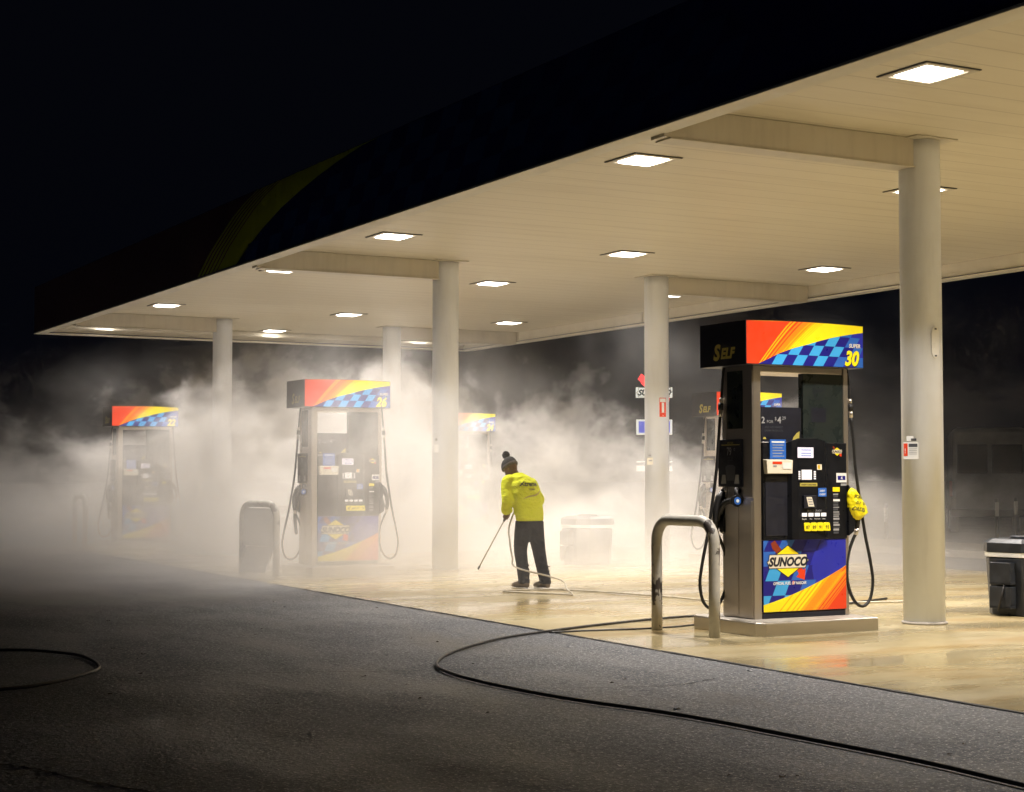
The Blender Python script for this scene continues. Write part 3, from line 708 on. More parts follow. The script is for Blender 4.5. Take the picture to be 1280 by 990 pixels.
def make_pump(loc, num, label):
    t = empty('fuel_pump', loc, label, 'fuel pump', 'fuel pumps under the canopy')
    con = link('console', PART['console'][0], t, PART['console'][1])
    for k, (me, bv) in PART.items():
        if k == 'console': continue
        nm = ALIAS.get(k, k.rstrip('0123456789'))
        link(nm, me, con if nm.startswith(UNDER_CONSOLE) else t, bv)
    link('topper', topper_mesh(num), t)
    return t
def make_island(loc, label):
    t = empty('pump_island', loc, label, 'pump island', 'raised pump islands')
    m = MB(); w, d, c = .705, .555, .07
    oct_ = [(-w + c, -d), (w - c * .3, -d), (w, -d + c * .3), (w, d - c), (w - c, d), (-w + c, d), (-w, d - c), (-w, -d + c)]
    inner = [(a * .985, b * .98) for a, b in oct_]
    m.prism(oct_, .002, ISLH - .012, steel_edge); m.prism(oct_, ISLH - .012, ISLH - .002, steel_edge, inner); m.build('steel_edge', t, .004)
    m = MB(); m.prism([(a * .97, b * .965) for a, b in oct_], ISLH - .0018, ISLH, kerb_m); m.build('concrete_top', t)
    return t
pumps = {}
spots = [('30', 9.945, 0, 'nearest fuel pump, numbered 30, sharp and clear, with a yellow bag on its nozzle', 'steel edged island under the nearest pump, number 30'),
         ('26', 9.825, 1, 'fuel pump numbered 26, half veiled in steam between two columns', 'island under pump 26, half hidden in steam'),
         ('22', 9.845, 2, 'farthest fuel pump, numbered 22, standing in steam at the left', 'island under pump 22, lost in steam at the left'),
         ('28', 17.32, 1, 'fuel pump in the steam behind pump 30, its SELF sign and yellow top showing', 'island of the steam covered pump behind pump 30'),
         ('24', 17.38, 2, 'fuel pump numbered 24, pale in the steam behind the worker, right of a column', 'island of pump 24, deep in the steam behind the worker')]
for num, x, i, lb, lbi in spots:
    y = ISLY + BAY * i
    make_island((x, y, 0), lbi)
    pumps[num] = make_pump((x, y, ISLH), num, lb)

# yellow bag over the nozzle of pump 30
bm_ = bmesh.new(); bmesh.ops.create_icosphere(bm_, subdivisions=5, radius=1)
prof = [(-1, .30), (-.75, .98), (-.3, 1.0), (.2, .86), (.6, .66), (.85, .42), (1, .12)]
def rad(t):
    for (a, b), (c, d) in zip(prof, prof[1:]):
        if a <= t <= c: return b + (d - b) * (t - a) / (c - a)
    return .1
from mathutils import noise as mno
for v in bm_.verts:
    p = v.co.copy(); q = math.hypot(p.x, p.y) + 1e-6; t = max(-1, min(1, p.z * 1.02)); r = rad(t)
    if abs(p.z) > .999: r = 0
    v.co = Vector((p.x / q * r * .112 + .045 * (-t), p.y / q * r * .062, t * .158 + (0.012 * p.x / q if t < -.7 else 0)))
    nz = mno.noise(v.co * 22) * .010 + mno.noise(v.co * 48 + Vector((3, 1, 2))) * .006
    v.co += Vector((p.x / q, p.y / q, 0)) * nz
me = bpy.data.meshes.new('nozzle_bag'); bm_.to_mesh(me); bm_.free(); me.materials.append(bag_m)
for p in me.polygons: p.use_smooth = True
P30 = pumps['30'].location
bag = link('nozzle_bag', me, None, loc=(P30.x + .672, P30.y + BY0 - .03, P30.z + 1.07)); bag.rotation_euler = (0, R(-9), R(12))
tag(bag, 'yellow plastic out of order bag pulled over the nozzle of the nearest pump', 'bag')
bvh = BVHTree.FromPolygons([v.co for v in me.vertices], [tuple(p.vertices) for p in me.polygons])
def project(bv, vs2, org, right, up, dirv, lift):
    out = []
    for a, b in vs2:
        o = Vector(org) + Vector(right) * a + Vector(up) * b - Vector(dirv) * .6
        h = bv.ray_cast(o, Vector(dirv), 1.4)
        out.append(None if h[0] is None else h[0] - Vector(dirv) * lift)
    return out
def wrap_text(bv, lines, mat, name, parent, org, right, up, dirv, lift=.003, shear=.2, bold=.02):
    m = MB()
    for body, x, y, s in lines:
        vs, fs = text_geo(body, shear, bold, 'CENTER'); P = project(bv, [(x + a * s, y + b * s) for a, b in vs], org, right, up, dirv, lift)
        fs = [f for f in fs if all(P[i] is not None for i in f)]
        m.add([p if p is not None else (0, 0, 0) for p in P], fs, mat)
    return m.build(name, parent)
rr = Vector((.95, 0, -.3)).normalized(); uu = Vector((.3, 0, .95)).normalized()
wrap_text(bvh, [('SORRY', -.01, .045, .045), ('OUT OF', .005, -.01, .038), ('ORDER', .0, -.075, .052)], ink_dark, 'bag_print', bag, (0, 0, 0), rr, uu, (0, 1, 0))

# U-shaped guard rails
def guard_mesh(y0, y1, h=1.05, r=.052, lean=0):
    c = .2; pts = [(0, y0, 0), (0, y0, .4), (lean * .6, y0, h - c)]
    for k in range(1, 9): a = k / 8 * math.pi / 2; pts.append((lean * .8, y0 + c - c * math.cos(a), h - c + c * math.sin(a)))
    for k in range(0, 9): a = k / 8 * math.pi / 2; pts.append((lean * .8, y1 - c + c * math.sin(a), h - c + c * math.cos(a)))
    pts += [(lean * .6, y1, .4), (0, y1, 0)]
    m = MB(); m.tube(pts, r, guard_paint, 20); return m
gm = guard_mesh(-.435, .435).mesh('guard_rail')
for x, y, rz, lb in ((8.85, 12.805, R(3), 'grey painted steel U guard in front of the nearest pump, paint chipped black'), (8.72, 34.6, 0, 'pale U guard rail in the steam left of pump 22')):
    g = link('guard_rail', gm, None, loc=(x, y, .004), rz=rz); tag(g, lb, 'guard rail', 'steel U guards at the pump islands')
g = link('guard_rail', gm, None, loc=(8.66, 23.70, .004), rz=R(15)); tag(g, 'steamed over U guard with a grey plate filling it, left of pump 26', 'guard rail', 'steel U guards at the pump islands')
m = MB(); m.box((-.022, -.385, .42), (.022, .385, .985), white_paint); m.add([(-.02, -.385, .415), (-.02, .30, .415), (-.16, .30, .03), (-.16, -.36, .03), (.012, -.385, .415), (.012, .30, .415), (-.13, .30, .03), (-.13, -.36, .03)], [(0, 1, 2, 3), (7, 6, 5, 4), (0, 3, 7, 4), (1, 5, 6, 2), (0, 4, 5, 1), (3, 2, 6, 7)], white_paint); m.build('infill_plate', g, .004)

# litter bins with squeegee holders
def bin_tree(loc, label, rz=0):
    t = empty('waste_bin', loc, label, 'waste bin', 'dark octagonal waste bins between the columns', rz)
    o = lambda s: [(s * a, s * b) for a, b in ((-.40, -.22), (-.22, -.40), (.22, -.40), (.40, -.22), (.40, .22), (.22, .40), (-.22, .40), (-.40, .22))]
    m = MB(); m.prism(o(.86), .0, .60, bin_mat, o(.93)); m.build('body', t, .012)
    m = MB(); m.prism(o(.96), .612, .66, G['white']); m.build('band', t, .004)
    m = MB(); m.prism(o(.98), .662, .76, bin_mat); m.prism(o(.98), .76, .80, bin_mat, o(.82)); m.lathe([(.17, .80), (.17, .825), (.14, .83)], (0, 0, 0), bin_mat, 28); m.build('lid', t, .008)
    m = MB()
    for z0, z1 in ((.33, .56), (.08, .31)):
        m.box((-.47, -.13, z0), (-.37, .13, z0 + .03), bin_mat); m.box((-.47, -.13, z0), (-.455, .13, z1), bin_mat); m.box((-.455, -.13, z0 + .03), (-.37, -.115, z1), bin_mat); m.box((-.455, .115, z0 + .03), (-.37, .13, z1), bin_mat)
    m.build('squeegee_holder', t, .006)
    m = MB(); m.tube([(-.44, -.06, .40), (-.53, -.02, .06)], .012, rubber, 8); m.build('squeegee', t)
    return t
bin_tree((13.30, 12.88, .004), 'dark octagonal waste bin with a white band beside the nearest column', R(8))
bin_tree((14.45, 23.75, .004), 'waste bin fading into the steam behind the worker', R(4))
bin_tree((13.0, 34.2, .004), 'waste bin lost in steam just left of pump 26', R(-6))

# ------------------------------------------------------------------ pressure washer hose and other hoses
H = .018
def gh(pts, r, mat, k=8, z=None):
    m = MB(); m.tube(smooth_path([(p[0], p[1], (p[2] if len(p) > 2 else r + .006)) for p in pts], k), r, mat, 10); return m
m = gh([(5.83, 4.6), (5.87, 5.73), (5.9, 6.46), (5.85, 7.37), (5.76, 8.4), (5.53, 9.44), (5.46, 10.44), (5.53, 11.15), (5.72, 11.65), (6.14, 12.25), (6.73, 12.83), (7.25, 13.23), (8.24, 13.72), (9.2, 14.08), (9.9, 14.25), (11.4, 14.4), (13.4, 15.2)], .0125, hose_dark)
tag(m.build('water_hose'), 'long dark hose looping over the asphalt and behind the nearest pump', 'hose')
m = gh([(.6, 14.6), (1.9, 14.5), (2.92, 14.25), (3.26, 13.93), (3.42, 13.4), (3.33, 12.58), (3.06, 12.12), (2.76, 11.8), (2.4, 11.62), (1.2, 11.5), (.0, 11.6)], .0125, hose_dark)
tag(m.build('water_hose'), 'dark hose bent in a loop on the unlit asphalt at the far left', 'hose')
m = gh([(7.75, 13.42), (8.13, 13.42), (8.7, 13.33), (9.15, 13.36), (9.6, 13.5), (10.4, 13.6)], .009, hose_dark)
tag(m.build('cable'), 'thin dark cable on the concrete behind the nearest guard', 'cable')

# ------------------------------------------------------------------ person
def voxel(mbuilder, name, size, smooth=2, mats=None):
    ob = mbuilder.build(name + '_tmp'); md = ob.modifiers.new('r', 'REMESH'); md.mode = 'VOXEL'; md.voxel_size = size
    if smooth: sm = ob.modifiers.new('s', 'SMOOTH'); sm.factor = .5; sm.iterations = smooth
    dg = bpy.context.evaluated_depsgraph_get(); me = bpy.data.meshes.new_from_object(ob.evaluated_get(dg)); me.name = name
    bpy.data.objects.remove(ob)
    me.materials.clear(); me.materials.append(mats)
    for p in me.polygons: p.use_smooth = True
    return me
def ell(c, ax, ay, n=28, pw=1.0):
    c, ax, ay = Vector(c), Vector(ax), Vector(ay)
    sg = lambda v: math.copysign(abs(v) ** pw, v)
    return [c + ax * sg(math.cos(2 * math.pi * k / n)) + ay * sg(math.sin(2 * math.pi * k / n)) for k in range(n)]
def limb(m, pts, rad_, mat, n=18, flat_=1.0, k=5):
    p = smooth_path(pts, k); r = []
    for i in range(len(pts) - 1): r += [rad_[i] + (rad_[i + 1] - rad_[i]) * j / k for j in range(k)]
    r.append(rad_[-1]); m.tube(p, r, mat, n, flat_)
# body axes: x forward, y his left, z up
SHL, SHR = Vector((.20, .18, 1.395)), Vector((.15, -.185, 1.355))
ELL, ELR = Vector((.10, .275, 1.13)), Vector((.05, -.235, 1.13))
HAL, HAR = Vector((.36, .085, .915)), Vector((.255, .0, 1.075))
HEAD = Vector((.335, .02, 1.565))
LANCE = Vector((.44, .09, -.66)).normalized()
body = MB()
# head: skull, face, nose, ears on a neck; looking down and forward
hd = Vector((math.cos(R(-32)), .12, math.sin(R(-32)))).normalized(); hup = (Vector((0, 0, 1)) - hd * hd.z).normalized(); hl = hup.cross(hd)
HP = lambda f, l, u: HEAD + hd * f + hl * l + hup * u
body.ring_loft([ell(HP(f, 0, u), hd * a, hl * b, 24) for f, u, a, b in ((.045, -.125, .03, .03), (.035, -.115, .055, .048), (.02, -.085, .08, .062), (.008, -.04, .096, .072), (0, .0, .102, .077), (-.004, .045, .098, .076), (-.006, .085, .075, .06), (-.006, .108, .03, .025))], skin)
body.tube([HP(.085, 0, .012), HP(.112, 0, -.022), HP(.085, 0, -.038)], [.010, .017, .012], skin, 10)
body.tube([HP(.075, .03, -.07), HP(.088, 0, -.068), HP(.075, -.03, -.07)], [.006, .011, .006], skin, 8)
body.tube([HP(.07, .05, .018), HP(.092, .02, .026), HP(.092, -.02, .026), HP(.07, -.05, .018)], .010, skin, 8)
for s in (-1, 1): body.tube([HP(-.01, s * .074, .02), HP(-.022, s * .086, -.005), HP(-.008, s * .078, -.035)], [.012, .017, .010], skin, 8)
limb(body, [(.19, 0, 1.40), (.245, .005, 1.46), HP(-.02, 0, -.06)], [.075, .062, .058], skin)
body.ring_loft([ell(c, a, b) for c, a, b in (((-.02, 0, .86), (.115, 0, 0), (0, .16, 0)), ((0, 0, 1.0), (.105, 0, 0), (0, .145, 0)), ((.06, 0, 1.2), (.115, 0, -.03), (0, .165, 0)), ((.13, 0, 1.34), (.11, 0, -.03), (0, .17, 0)), ((.19, 0, 1.425), (.06, 0, -.03), (0, .10, 0)))], skin)
limb(body, [SHL, ELL, HAL + LANCE * -.09], [.052, .042, .030], skin); limb(body, [SHR, ELR, HAR + LANCE * -.05], [.052, .042, .030], skin)
KNL, KNR = Vector((.05, .09, .50)), Vector((-.105, -.095, .49)); ANL, ANR = Vector((-.02, .095, .10)), Vector((-.215, -.10, .10))
limb(body, [(-.01, .09, .88), KNL, ANL], [.085, .055, .042], skin); limb(body, [(-.03, -.09, .88), KNR, ANR], [.085, .055, .042], skin)
for a, f in ((ANL, 1), (ANR, 1)): limb(body, [a, a + Vector((.02, 0, -.05)), a + Vector((.15, 0, -.07))], [.042, .045, .03], skin)
def hand(H_, side):
    """palm beside the lance, four fingers curled round it, thumb across the other way"""
    d = LANCE; out = Vector((0, 1, 0)) * side; out = (out - d * out.dot(d)).normalized(); up = d.cross(out) * side
    if up.z < 0: up = -up
    palm0 = H_ - d * .065 + out * .022
    limb(body, [palm0 - d * .045, palm0, palm0 + d * .075], [.028, .034, .028], skin, 14, .62, 4)
    for k, (off, ln) in enumerate(((.075, .92), (.05, 1.0), (.025, .95), (.0, .78))):
        b = palm0 + d * (off - .005)
        c = H_ + d * (off - .07)
        pts = [b, c + out * .030 * ln - up * .012, c + out * .014 - up * .034, c - out * .022 * ln - up * .026, c - out * .032 * ln + up * .004]
        limb(body, pts, [.012, .0105, .0095, .009, .0075], skin, 8, 1, 3)
    limb(body, [palm0 + d * .01 + up * .02, H_ + d * .01 + up * .034 + out * .012, H_ + d * .035 + up * .03 - out * .014], [.013, .0115, .009], skin, 8, 1, 3)
hand(HAL, 1); hand(HAR, -1)
MAN = Vector((10.72, 19.12, .004))
# screen-left is (-.877, .48): he faces left and away
PHI = R(50); f = Vector((-.877, .48, 0)) * math.cos(PHI) + Vector((.48, .877, 0)) * math.sin(PHI)
RZ = math.atan2(f.y, f.x)
person = link('person', voxel(body, 'person', .0075, 2, skin), None, loc=MAN, rz=RZ)
tag(person, 'worker in yellow sweatshirt, dark trousers and bobble hat hosing the forecourt', 'person')
eyes = MB()
for s in (-1, 1): eyes.ball(HP(.083, s * .034, .004), .0115, G['white'], 8); eyes.ball(HP(.0915, s * .034, .003), .0055, ink_dark, 6)
eyes.build('eyes', person)
j = MB()
j.ring_loft([ell(c, a, b, 32, .9) for c, a, b in (((-.035, 0, .875), (.128, 0, .0), (0, .19, 0)), ((-.03, 0, .89), (.14, 0, .0), (0, .202, 0)), ((-.025, 0, .945), (.142, 0, .0), (0, .204, 0)), ((-.015, 0, .97), (.15, 0, .0), (0, .214, 0)), ((.015, 0, 1.10), (.158, 0, -.03), (0, .212, 0)), ((.06, 0, 1.23), (.155, 0, -.045), (0, .222, 0)), ((.11, 0, 1.33), (.15, 0, -.06), (0, .215, 0)), ((.165, 0, 1.415), (.105, 0, -.055), (0, .155, 0)), ((.205, 0, 1.468), (.075, 0, -.03), (0, .095, 0)), ((.225, .003, 1.495), (.072, 0, -.02), (0, .078, 0)))], cloth_yellow)
limb(j, [SHL - Vector((.03, .07, -.005)), SHL, SHL * .45 + ELL * .55 + Vector((0, .012, 0)), ELL, ELL * .5 + HAL * .5 + Vector((0, .012, -.01)), HAL - LANCE * .12], [.075, .086, .078, .072, .062, .048], cloth_yellow)
limb(j, [SHR - Vector((.03, -.07, -.005)), SHR, SHR * .45 + ELR * .55, ELR, ELR * .5 + HAR * .5, HAR - LANCE * .10], [.075, .086, .078, .072, .060, .046], cloth_yellow)
rnd = random.Random(3)
for k in range(9):   # folds at elbows and waist
    a = rnd.uniform(0, 6.28); z = rnd.uniform(.98, 1.12); j.tube([(.01 + .14 * math.cos(a + t * .5), .195 * math.sin(a + t * .5), z + t * rnd.uniform(-.03, .05)) for t in (0, .5, 1)], [.006, .016, .006], cloth_yellow, 8)
for E_, S_, H_ in ((ELL, SHL, HAL), (ELR, SHR, HAR)):
    for k in range(4):
        q = E_ + (S_ - E_) * (.1 * k) ; j.tube([q + Vector((.05, .05, .0)), q + Vector((.0, .078 * (1 if E_.y > 0 else -1), -.01)), q + Vector((-.06, .03, .015))], [.006, .014, .006], cloth_yellow, 8)
jm = voxel(j, 'sweatshirt', .011, 2, cloth_yellow)
jo = link('sweatshirt', jm, person)
jb = BVHTree.FromPolygons([v.co for v in jm.vertices], [tuple(p.vertices) for p in jm.polygons])
# back print, wrapped onto the cloth; seen from behind, right is his right (-y)
wrap_text(jb, [('Xtreme', .0, 0, .085), ('CLEAN', .02, -.055, .03)], ink_dark, 'back_print', jo, (.0, .03, 1.335), (0, -1, 0), (-.22, 0, .97), (1, 0, .0), .004, .25, .03)
def wrap_strip(p0, p1, w, mat, name):
    m = MB(); n = 24; Ps = []
    for s in (0, 1):
        for i in range(n + 1):
            t = i / n; Ps.append((p0[0] + (p1[0] - p0[0]) * t, p0[1] + (p1[1] - p0[1]) * t + (s - .5) * w * (.4 + .6 * math.sin(math.pi * t)) + .008 * math.sin(t * 9)))
    P = project(jb, Ps, (0, 0, 1.2), (0, -1, 0), (0, 0, 1), (1, 0, 0), .003)
    fs = [(i, i + 1, n + 2 + i, n + 1 + i) for i in range(n)]; fs = [q for q in fs if all(P[k] is not None for k in q)]
    m.add([p if p is not None else (0, 0, 0) for p in P], fs, mat); m.build(name, jo)
wrap_strip((-.15, -.03), (.205, .075), .022, G['olive'], 'slant_strip')  # darker olive strip running slantwise across the back
tr = MB()
tr.ring_loft([ell(c, a, b, 28, .92) for c, a, b in (((-.03, 0, .965), (.105, 0, 0), (0, .165, 0)), ((-.03, 0, .90), (.122, 0, 0), (0, .178, 0)), ((-.03, 0, .82), (.125, 0, 0), (0, .172, 0)), ((-.025, 0, .76), (.10, 0, 0), (0, .13, 0)))], cloth_navy)
limb(tr, [(-.02, .085, .86), (.015, .09, .70), KNL, (.01, .095, .30), ANL + Vector((-.005, 0, 0)), ANL + Vector((-.005, 0, -.045))], [.118, .108, .088, .080, .076, .076], cloth_navy, 22)
limb(tr, [(-.035, -.085, .86), (-.06, -.088, .70), KNR, (-.16, -.095, .30), ANR + Vector((-.01, 0, 0)), ANR + Vector((-.012, 0, -.045))], [.118, .108, .088, .080, .076, .076], cloth_navy, 22)
for q, s in ((KNL, 1), (KNR, -1), (ANL + Vector((0, 0, .06)), 1), (ANR + Vector((0, 0, .06)), -1)):
    for k in range(3): tr.tube([q + Vector((-.06, .06 * s, .02 + .06 * k)), q + Vector((-.085, 0, .0 + .06 * k)), q + Vector((-.05, -.07 * s, .03 + .06 * k))], [.004, .012, .004], cloth_navy, 8)
link('trousers', voxel(tr, 'trousers', .012, 2, cloth_navy), person)
for an, dy in ((ANL, .0), (ANR, -.03)):
    b = MB(); d = Vector((1, dy * 3, 0)).normalized(); l = Vector((-d.y, d.x, 0)); z0 = Vector((an.x, an.y, 0))
    b.ring_loft([ell(z0 + d * f_ + Vector((0, 0, h / 2 + .004)), l * w, Vector((0, 0, h / 2)), 18, .8) for f_, w, h in ((-.085, .02, .05), (-.075, .04, .09), (-.03, .045, .12), (.04, .046, .12), (.10, .05, .085), (.16, .052, .07), (.205, .04, .055), (.222, .015, .03))], boot_m)
    b.tube([z0 + Vector((0, 0, .06)), z0 + Vector((-.005, 0, .17))], [.052, .056], boot_m, 16)
    link('boot', voxel(b, 'boot', .009, 2, boot_m), person)
hat = MB()
hat.ring_loft([ell(HP(f_, 0, u), hd * a, hl * b, 28) for f_, u, a, b in ((.0, .022, .113, .092), (.0, .045, .122, .10), (-.002, .075, .120, .098), (-.006, .105, .106, .09), (-.014, .132, .082, .07), (-.02, .15, .05, .042), (-.022, .158, .015, .013))], knit)
ho = hat.build('beanie', person)
hb = MB(); hb.ring_loft([ell(HP(0, 0, u), hd * a, hl * b, 32) for u, a, b in ((.014, .116, .095), (.020, .124, .103), (.048, .127, .105), (.056, .122, .10))], knit_lite); hb.build('cuff', ho)
pm = MB(); pc = HP(-.024, 0, .198)
for k in range(420):
    v = Vector((rnd.gauss(0, 1), rnd.gauss(0, 1), rnd.gauss(0, 1))).normalized(); L_ = .046 + rnd.uniform(0, .012); s_ = v.orthogonal().normalized() * .006
    pm.add([pc + v * .02 + s_, pc + v * .02 - s_, pc + v * L_ - s_ * .6, pc + v * L_ + s_ * .6], [(0, 1, 2, 3)], knit)
pm.ball(pc, .042, knit, 10); pm.build('pompom', ho)
# spray lance with trigger handle, held in both hands
RM = Matrix.Rotation(RZ, 4, 'Z'); W = lambda p: MAN + RM @ Vector(p)
# both hands lie on one line: take the lance through the left hand along the line from the right hand
l = MB(); h0, h1 = W(HAR), W(HAL); dirv = (W(HAL + LANCE) - W(HAL)).normalized(); tip = h1 + dirv * .80
l.tube([h1 - dirv * .30, h1 + dirv * .06], .016, rubber, 12); l.build  # handle
lance = empty('spray_lance', tuple(h1), 'thin pressure washer lance held by the worker, pointing down to the wet ground', 'spray lance')
def lpart(m, name): m.v = [(v[0] - h1.x, v[1] - h1.y, v[2] - h1.z) for v in m.v]; m.build(name, lance)
lpart(l, 'handle')
l = MB(); l.tube([h1 + dirv * .05, tip], .0085, hose_pale, 10); lpart(l, 'tube')
l = MB(); l.tube([tip, tip + dirv * .05], [.014, .012], rubber, 10); lpart(l, 'tip')
hs = h1 - dirv * .28
p = [hs, hs + Vector((.02, -.04, -.02)), W((.20, .16, .80)), W((.13, .21, .62)), W((.04, .24, .40)), W((-.08, .26, .27)), (10.75, 18.35, .15), (10.62, 17.95, .055), (10.47, 17.56, .02), (10.38, 17.62, .02), (10.25, 17.9, .02), (10.01, 18.28, .02), (10.05, 18.55, .02), (10.4, 18.55, .02), (10.72, 18.42, .02), (11.0, 17.8, .02), (11.17, 17.13, .02), (11.3, 16.5, .02), (11.36, 15.9, .02), (11.7, 15.3, .02), (12.6, 14.9, .02), (13.6, 14.6, .02)]
m = MB(); m.tube(smooth_path(p, 8), .011, hose_pale, 10)
tag(m.build('pressure_hose'), 'pale pressure hose from the worker down to a loop on the wet concrete', 'hose')

# ------------------------------------------------------------------ beyond the forecourt
# roadside sign with the diamond logo, far behind
sg = empty('roadside_sign', (33.25, 50, 0), 'lit roadside brand sign on a pole, far behind the red arrow column', 'sign', rz=R(-30))
fz = frame((0, -.16, 0), (1, 0, 0), (0, 0, 1))
m = MB(); m.cyl((0, 0, 0), (0, 0, 3.9), .13, beam_paint, 16); m.build('pole', sg)
m = MB(); w = 1.3; lit = (sign_yellow, ink_dark, sign_red, sign_white)
P = lambda pts: [(a * w, 4.5 + b * w) for a, b in pts]
m.add([(a, y, z) for y in (-.158, .15) for a, z in P([(-.5, -.14), (-.5, .14), (-.2, .14), (0, .32), (.2, .14), (.5, .14), (.5, -.14), (.2, -.14), (0, -.32), (-.2, -.14)])], [tuple(range(9, -1, -1)), tuple(range(10, 20))] + [(i, (i + 1) % 10, 10 + (i + 1) % 10, 10 + i) for i in range(10)], sign_white)
logo(m, fz, 0, 4.5, w * 1.0, lit); m.poly(fz, P([(-.46, .36), (-.36, .52), (-.26, .44), (-.14, .24), (-.24, .18)]), sign_red, .006); m.build('logo_panel', sg)
m = MB(); m.box((-.64, -.14, 2.98), (.64, .14, 3.52), sign_white); f2 = frame((0, -.14, 0), (1, 0, 0), (0, 0, 1)); m.poly(f2, [(-.57, 3.04), (.57, 3.04), (.57, 3.46), (-.57, 3.46)], sign_blue, .004); m.poly(f2, [(-.35, 3.04), (.1, 3.04), (.3, 3.46), (-.15, 3.46)], sign_orange, .007); m.poly(f2, [(.0, 3.04), (.3, 3.04), (.5, 3.46), (.2, 3.46)], sign_white, .01); m.build('banner_panel', sg)
m = MB(); m.box((-.64, -.14, 1.66), (.64, .14, 1.86), sign_white); m.build('price_panel', sg)
m = MB(); m.box((-.64, -.14, 1.98), (.64, .14, 2.02), sign_white); m.build('edge_panel', sg)
# parked van in the dark
van = empty('parked_van', (33.2, 33.6, 0), 'pale box van parked in the dark behind the nearest column, rear towards us', 'van', rz=R(-42))
m = MB(); m.prism([(-1.0, -2.2), (1.0, -2.2), (1.0, 2.6), (-1.0, 2.6)], .5, 2.75, van_m, [(-.92, -2.15), (.92, -2.15), (.92, 2.4), (-.92, 2.4)]); m.build('body', van, .12)
m = MB(); m.box((-.82, -2.235, 1.55), (-.06, -2.19, 2.3), van_glass); m.box((.06, -2.235, 1.55), (.82, -2.19, 2.3), van_glass); m.build('rear_window', van, .03)
m = MB(); m.box((-1.0, -2.34, .42), (1.0, -2.2, .62), black_plastic); m.build('bumper', van, .03)
for s in (-1, 1):
    m = MB(); m.box((s * .98 - .05, -2.24, .95), (s * .98 + .03, -2.17, 1.35), G['dkred']); m.build('tail_light', van, .01)
    for yy in (-1.4, 1.7): m = MB(); m.cyl((s * .78, yy, .36), (s * 1.0, yy, .36), .36, rubber, 28); m.cyl((s * 1.0, yy, .36), (s * 1.01, yy, .36), .2, steel_edge, 20); m.build('wheel', van)
# slim white marker posts along the far verge
for px, py, h, lb in ((27.6, 27.6, .95, 'slim white marker post in the dark, right of the nearest column'), (28.9, 28.3, .95, 'second slim white marker post in the dark, by the right edge'), (24.6, 27.9, .85, 'slim white marker post in the dark, left of the nearest column')):
    t = empty('marker_post', (px, py, 0), lb, 'marker post', 'marker posts on the verge')
    m = MB(); m.tube([(0, 0, 0), (0, 0, h), (0, 0, h + .03)], [.04, .04, .02], bin_mat, 12); m.build('post', t)
    m = MB(); m.tube([(0, 0, h - .38), (0, 0, h - .06)], .043, G['white'], 12); m.build('reflector', t)

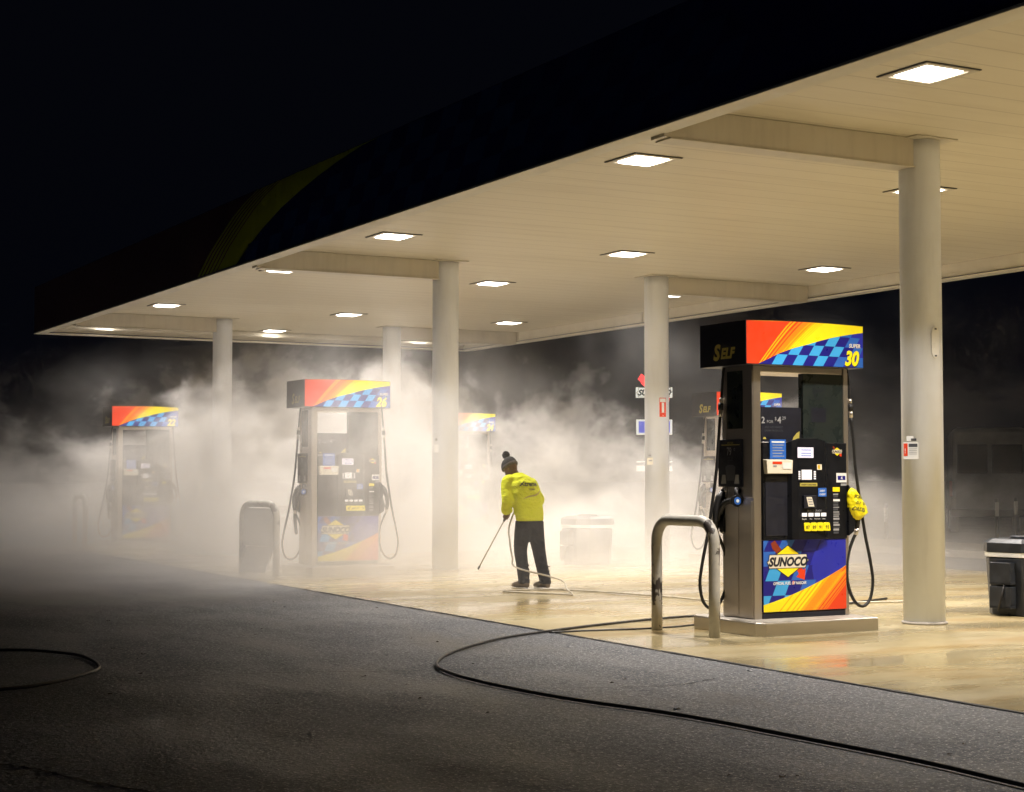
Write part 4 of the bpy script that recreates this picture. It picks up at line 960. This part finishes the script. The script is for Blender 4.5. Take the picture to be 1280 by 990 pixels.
# ------------------------------------------------------------------ steam
def steam():
    m = bpy.data.materials.new('steam'); m.use_nodes = True; nt = m.node_tree; nt.nodes.clear()
    out = nt.nodes.new('ShaderNodeOutputMaterial'); v = nt.nodes.new('ShaderNodeVolumePrincipled'); nt.links.new(v.outputs[0], out.inputs['Volume'])
    v.inputs['Color'].default_value = (.87, .845, .825, 1); v.inputs['Anisotropy'].default_value = .15
    g = nt.nodes.new('ShaderNodeNewGeometry'); sp = nt.nodes.new('ShaderNodeSeparateXYZ'); nt.links.new(g.outputs['Position'], sp.inputs[0])
    X, Y, Z = sp.outputs
    def sstep(a, b, x):
        n = nt.nodes.new('ShaderNodeMapRange'); n.interpolation_type = 'SMOOTHSTEP'; n.inputs['From Min'].default_value = a; n.inputs['From Max'].default_value = b
        nt.links.new(x, n.inputs['Value']); return n.outputs[0]
    M_ = lambda op, *a: math_n(nt, op, *a)
    n1n = nt.nodes.new('ShaderNodeTexNoise'); n1n.inputs['Scale'].default_value = 1; n1n.inputs['Detail'].default_value = 1
    nt.links.new(map_vec(nt, g, (.14, .14, .08), (1.3, .4, 0)), n1n.inputs['Vector']); n1 = n1n.outputs['Fac']
    wv = nt.nodes.new('ShaderNodeVectorMath'); wv.operation = 'MULTIPLY_ADD'; wv.inputs[1].default_value = (2.2, 2.2, 2.2)      # bend the billows with the coarse noise
    nt.links.new(n1n.outputs['Color'], wv.inputs[0]); nt.links.new(map_vec(nt, g, (.62, .62, .72), (3, 1, 0)), wv.inputs[2])
    n2 = noise(nt, 1, 6, .64, vec=wv.outputs[0])
    wob = M_('MULTIPLY', M_('SUBTRACT', n1, .5), 4)
    Xw, Yw = M_('ADD', X, wob), M_('ADD', Y, wob)
    ends = M_('MULTIPLY', sstep(21.5, 16.5, Xw), sstep(46, 38, Y))
    Yq = M_('SUBTRACT', Yw, M_('MULTIPLY', M_('SUBTRACT', 6.0, M_('ABSOLUTE', M_('SUBTRACT', X, 10.9))), .35))      # the near edge of the steam bends back round the worker
    mask = M_('MULTIPLY', M_('MULTIPLY', sstep(5.5, 8.8, Xw), sstep(18.0, 21.2, Yq)), ends)
    masklow = M_('MULTIPLY', M_('MULTIPLY', sstep(2.6, 5.4, Xw), sstep(17.0, 20.2, Yq)), ends)
    drift = M_('SUBTRACT', X, M_('MULTIPLY', Y, .47)); edge_ = M_('SUBTRACT', X, M_('MULTIPLY', Y, .31))
    H_ = M_('SUBTRACT', M_('SUBTRACT', 2.75, M_('MULTIPLY', sstep(-.4, 2.6, drift), 1.7)), M_('MULTIPLY', sstep(.4, -2.2, edge_), 1.7))
    H_ = M_('ADD', H_, M_('MULTIPLY', M_('SUBTRACT', n1, .5), 6.0)); H_ = M_('ADD', H_, M_('MULTIPLY', M_('SUBTRACT', n2, .5), 10.0))
    bil = M_('MULTIPLY', sstep(-.05, .4, M_('SUBTRACT', H_, Z)), ramp(nt, n2, [(.46, .0), (.57, 1)]))
    low = M_('POWER', 2.718, M_('MULTIPLY', Z, -1.9))
    d = M_('ADD', M_('MULTIPLY', M_('MULTIPLY', bil, .34), mask), M_('MULTIPLY', M_('MULTIPLY', M_('MULTIPLY', low, ramp(nt, n2, [(.38, .35), (.62, 1)])), .50), masklow))
    # the plume that the spray throws up in front of the second pump
    r2 = M_('ADD', M_('POWER', M_('SUBTRACT', X, 8.3), 2), M_('POWER', M_('SUBTRACT', Y, 20.6), 2))
    plume = M_('MULTIPLY', M_('POWER', 2.718, M_('MULTIPLY', r2, -.28)), M_('MULTIPLY', sstep(3.9, 1.6, Z), sstep(.40, .60, n2)))
    d = M_('ADD', d, M_('MULTIPLY', plume, .42))
    thin = M_('MULTIPLY', M_('MULTIPLY', sstep(13.5, 19, Y), sstep(4.38, 3.2, Z)), M_('MULTIPLY', sstep(.44, .66, n2), .016))
    d = M_('ADD', d, M_('MULTIPLY', M_('MULTIPLY', thin, M_('MULTIPLY', sstep(22.8, 20, X), sstep(45.5, 40, Y))), sstep(5, 9, X)))
    nt.links.new(d, v.inputs['Density'])
    return m
def map_vec(nt, g, sc, loc=(0, 0, 0)):
    mp = nt.nodes.new('ShaderNodeMapping'); mp.inputs['Scale'].default_value = sc; mp.inputs['Location'].default_value = loc
    nt.links.new(g.outputs['Position'], mp.inputs['Vector']); return mp.outputs['Vector']
sm = steam()
m = MB(); m.box((1.4, 13.4, -.2), (23, 46, 4.4), sm); o = m.build('steam_cloud'); tag(o, 'billowing white steam drifting over the wet forecourt', 'steam', kind='stuff')

# ------------------------------------------------------------------ world, camera, render
w = bpy.data.worlds.new('World'); S.world = w; w.use_nodes = True; nt = w.node_tree; bg = nt.nodes['Background']
sky = nt.nodes.new('ShaderNodeTexSky'); sky.sky_type = 'NISHITA'; sky.sun_disc = False; sky.sun_elevation = R(-4); sky.sun_rotation = R(200)
mx = nt.nodes.new('ShaderNodeMix'); mx.data_type = 'RGBA'; mx.inputs['Factor'].default_value = .9; nt.links.new(sky.outputs[0], mx.inputs[6]); mx.inputs[7].default_value = (.02, .025, .05, 1)
nt.links.new(mx.outputs[2], bg.inputs['Color']); bg.inputs['Strength'].default_value = .06
cam = bpy.data.cameras.new('camera'); co = bpy.data.objects.new('camera', cam); COL.objects.link(co); S.camera = co
co.location = (0, 0, CAM_H); co.rotation_euler = (R(90 + 2.79), 0, R(-28.72)); cam.sensor_width = 36; cam.lens = 58.27; cam.clip_end = 2000; cam.clip_start = .05
S.view_settings.view_transform = 'Standard'; S.view_settings.look = 'None'; S.view_settings.exposure = 0; S.view_settings.gamma = 1
cy = S.cycles
cy.use_denoising = True
try: cy.denoiser = 'OPENIMAGEDENOISE'
except Exception: pass
cy.max_bounces = 8; cy.diffuse_bounces = 4; cy.glossy_bounces = 3; cy.transmission_bounces = 2; cy.volume_bounces = 2; cy.transparent_max_bounces = 8
cy.caustics_reflective = False; cy.caustics_refractive = False; cy.sample_clamp_indirect = 4
cy.use_adaptive_sampling = True; cy.adaptive_threshold = .025; cy.adaptive_min_samples = 24
cy.volume_step_rate = .33; cy.volume_max_steps = 160
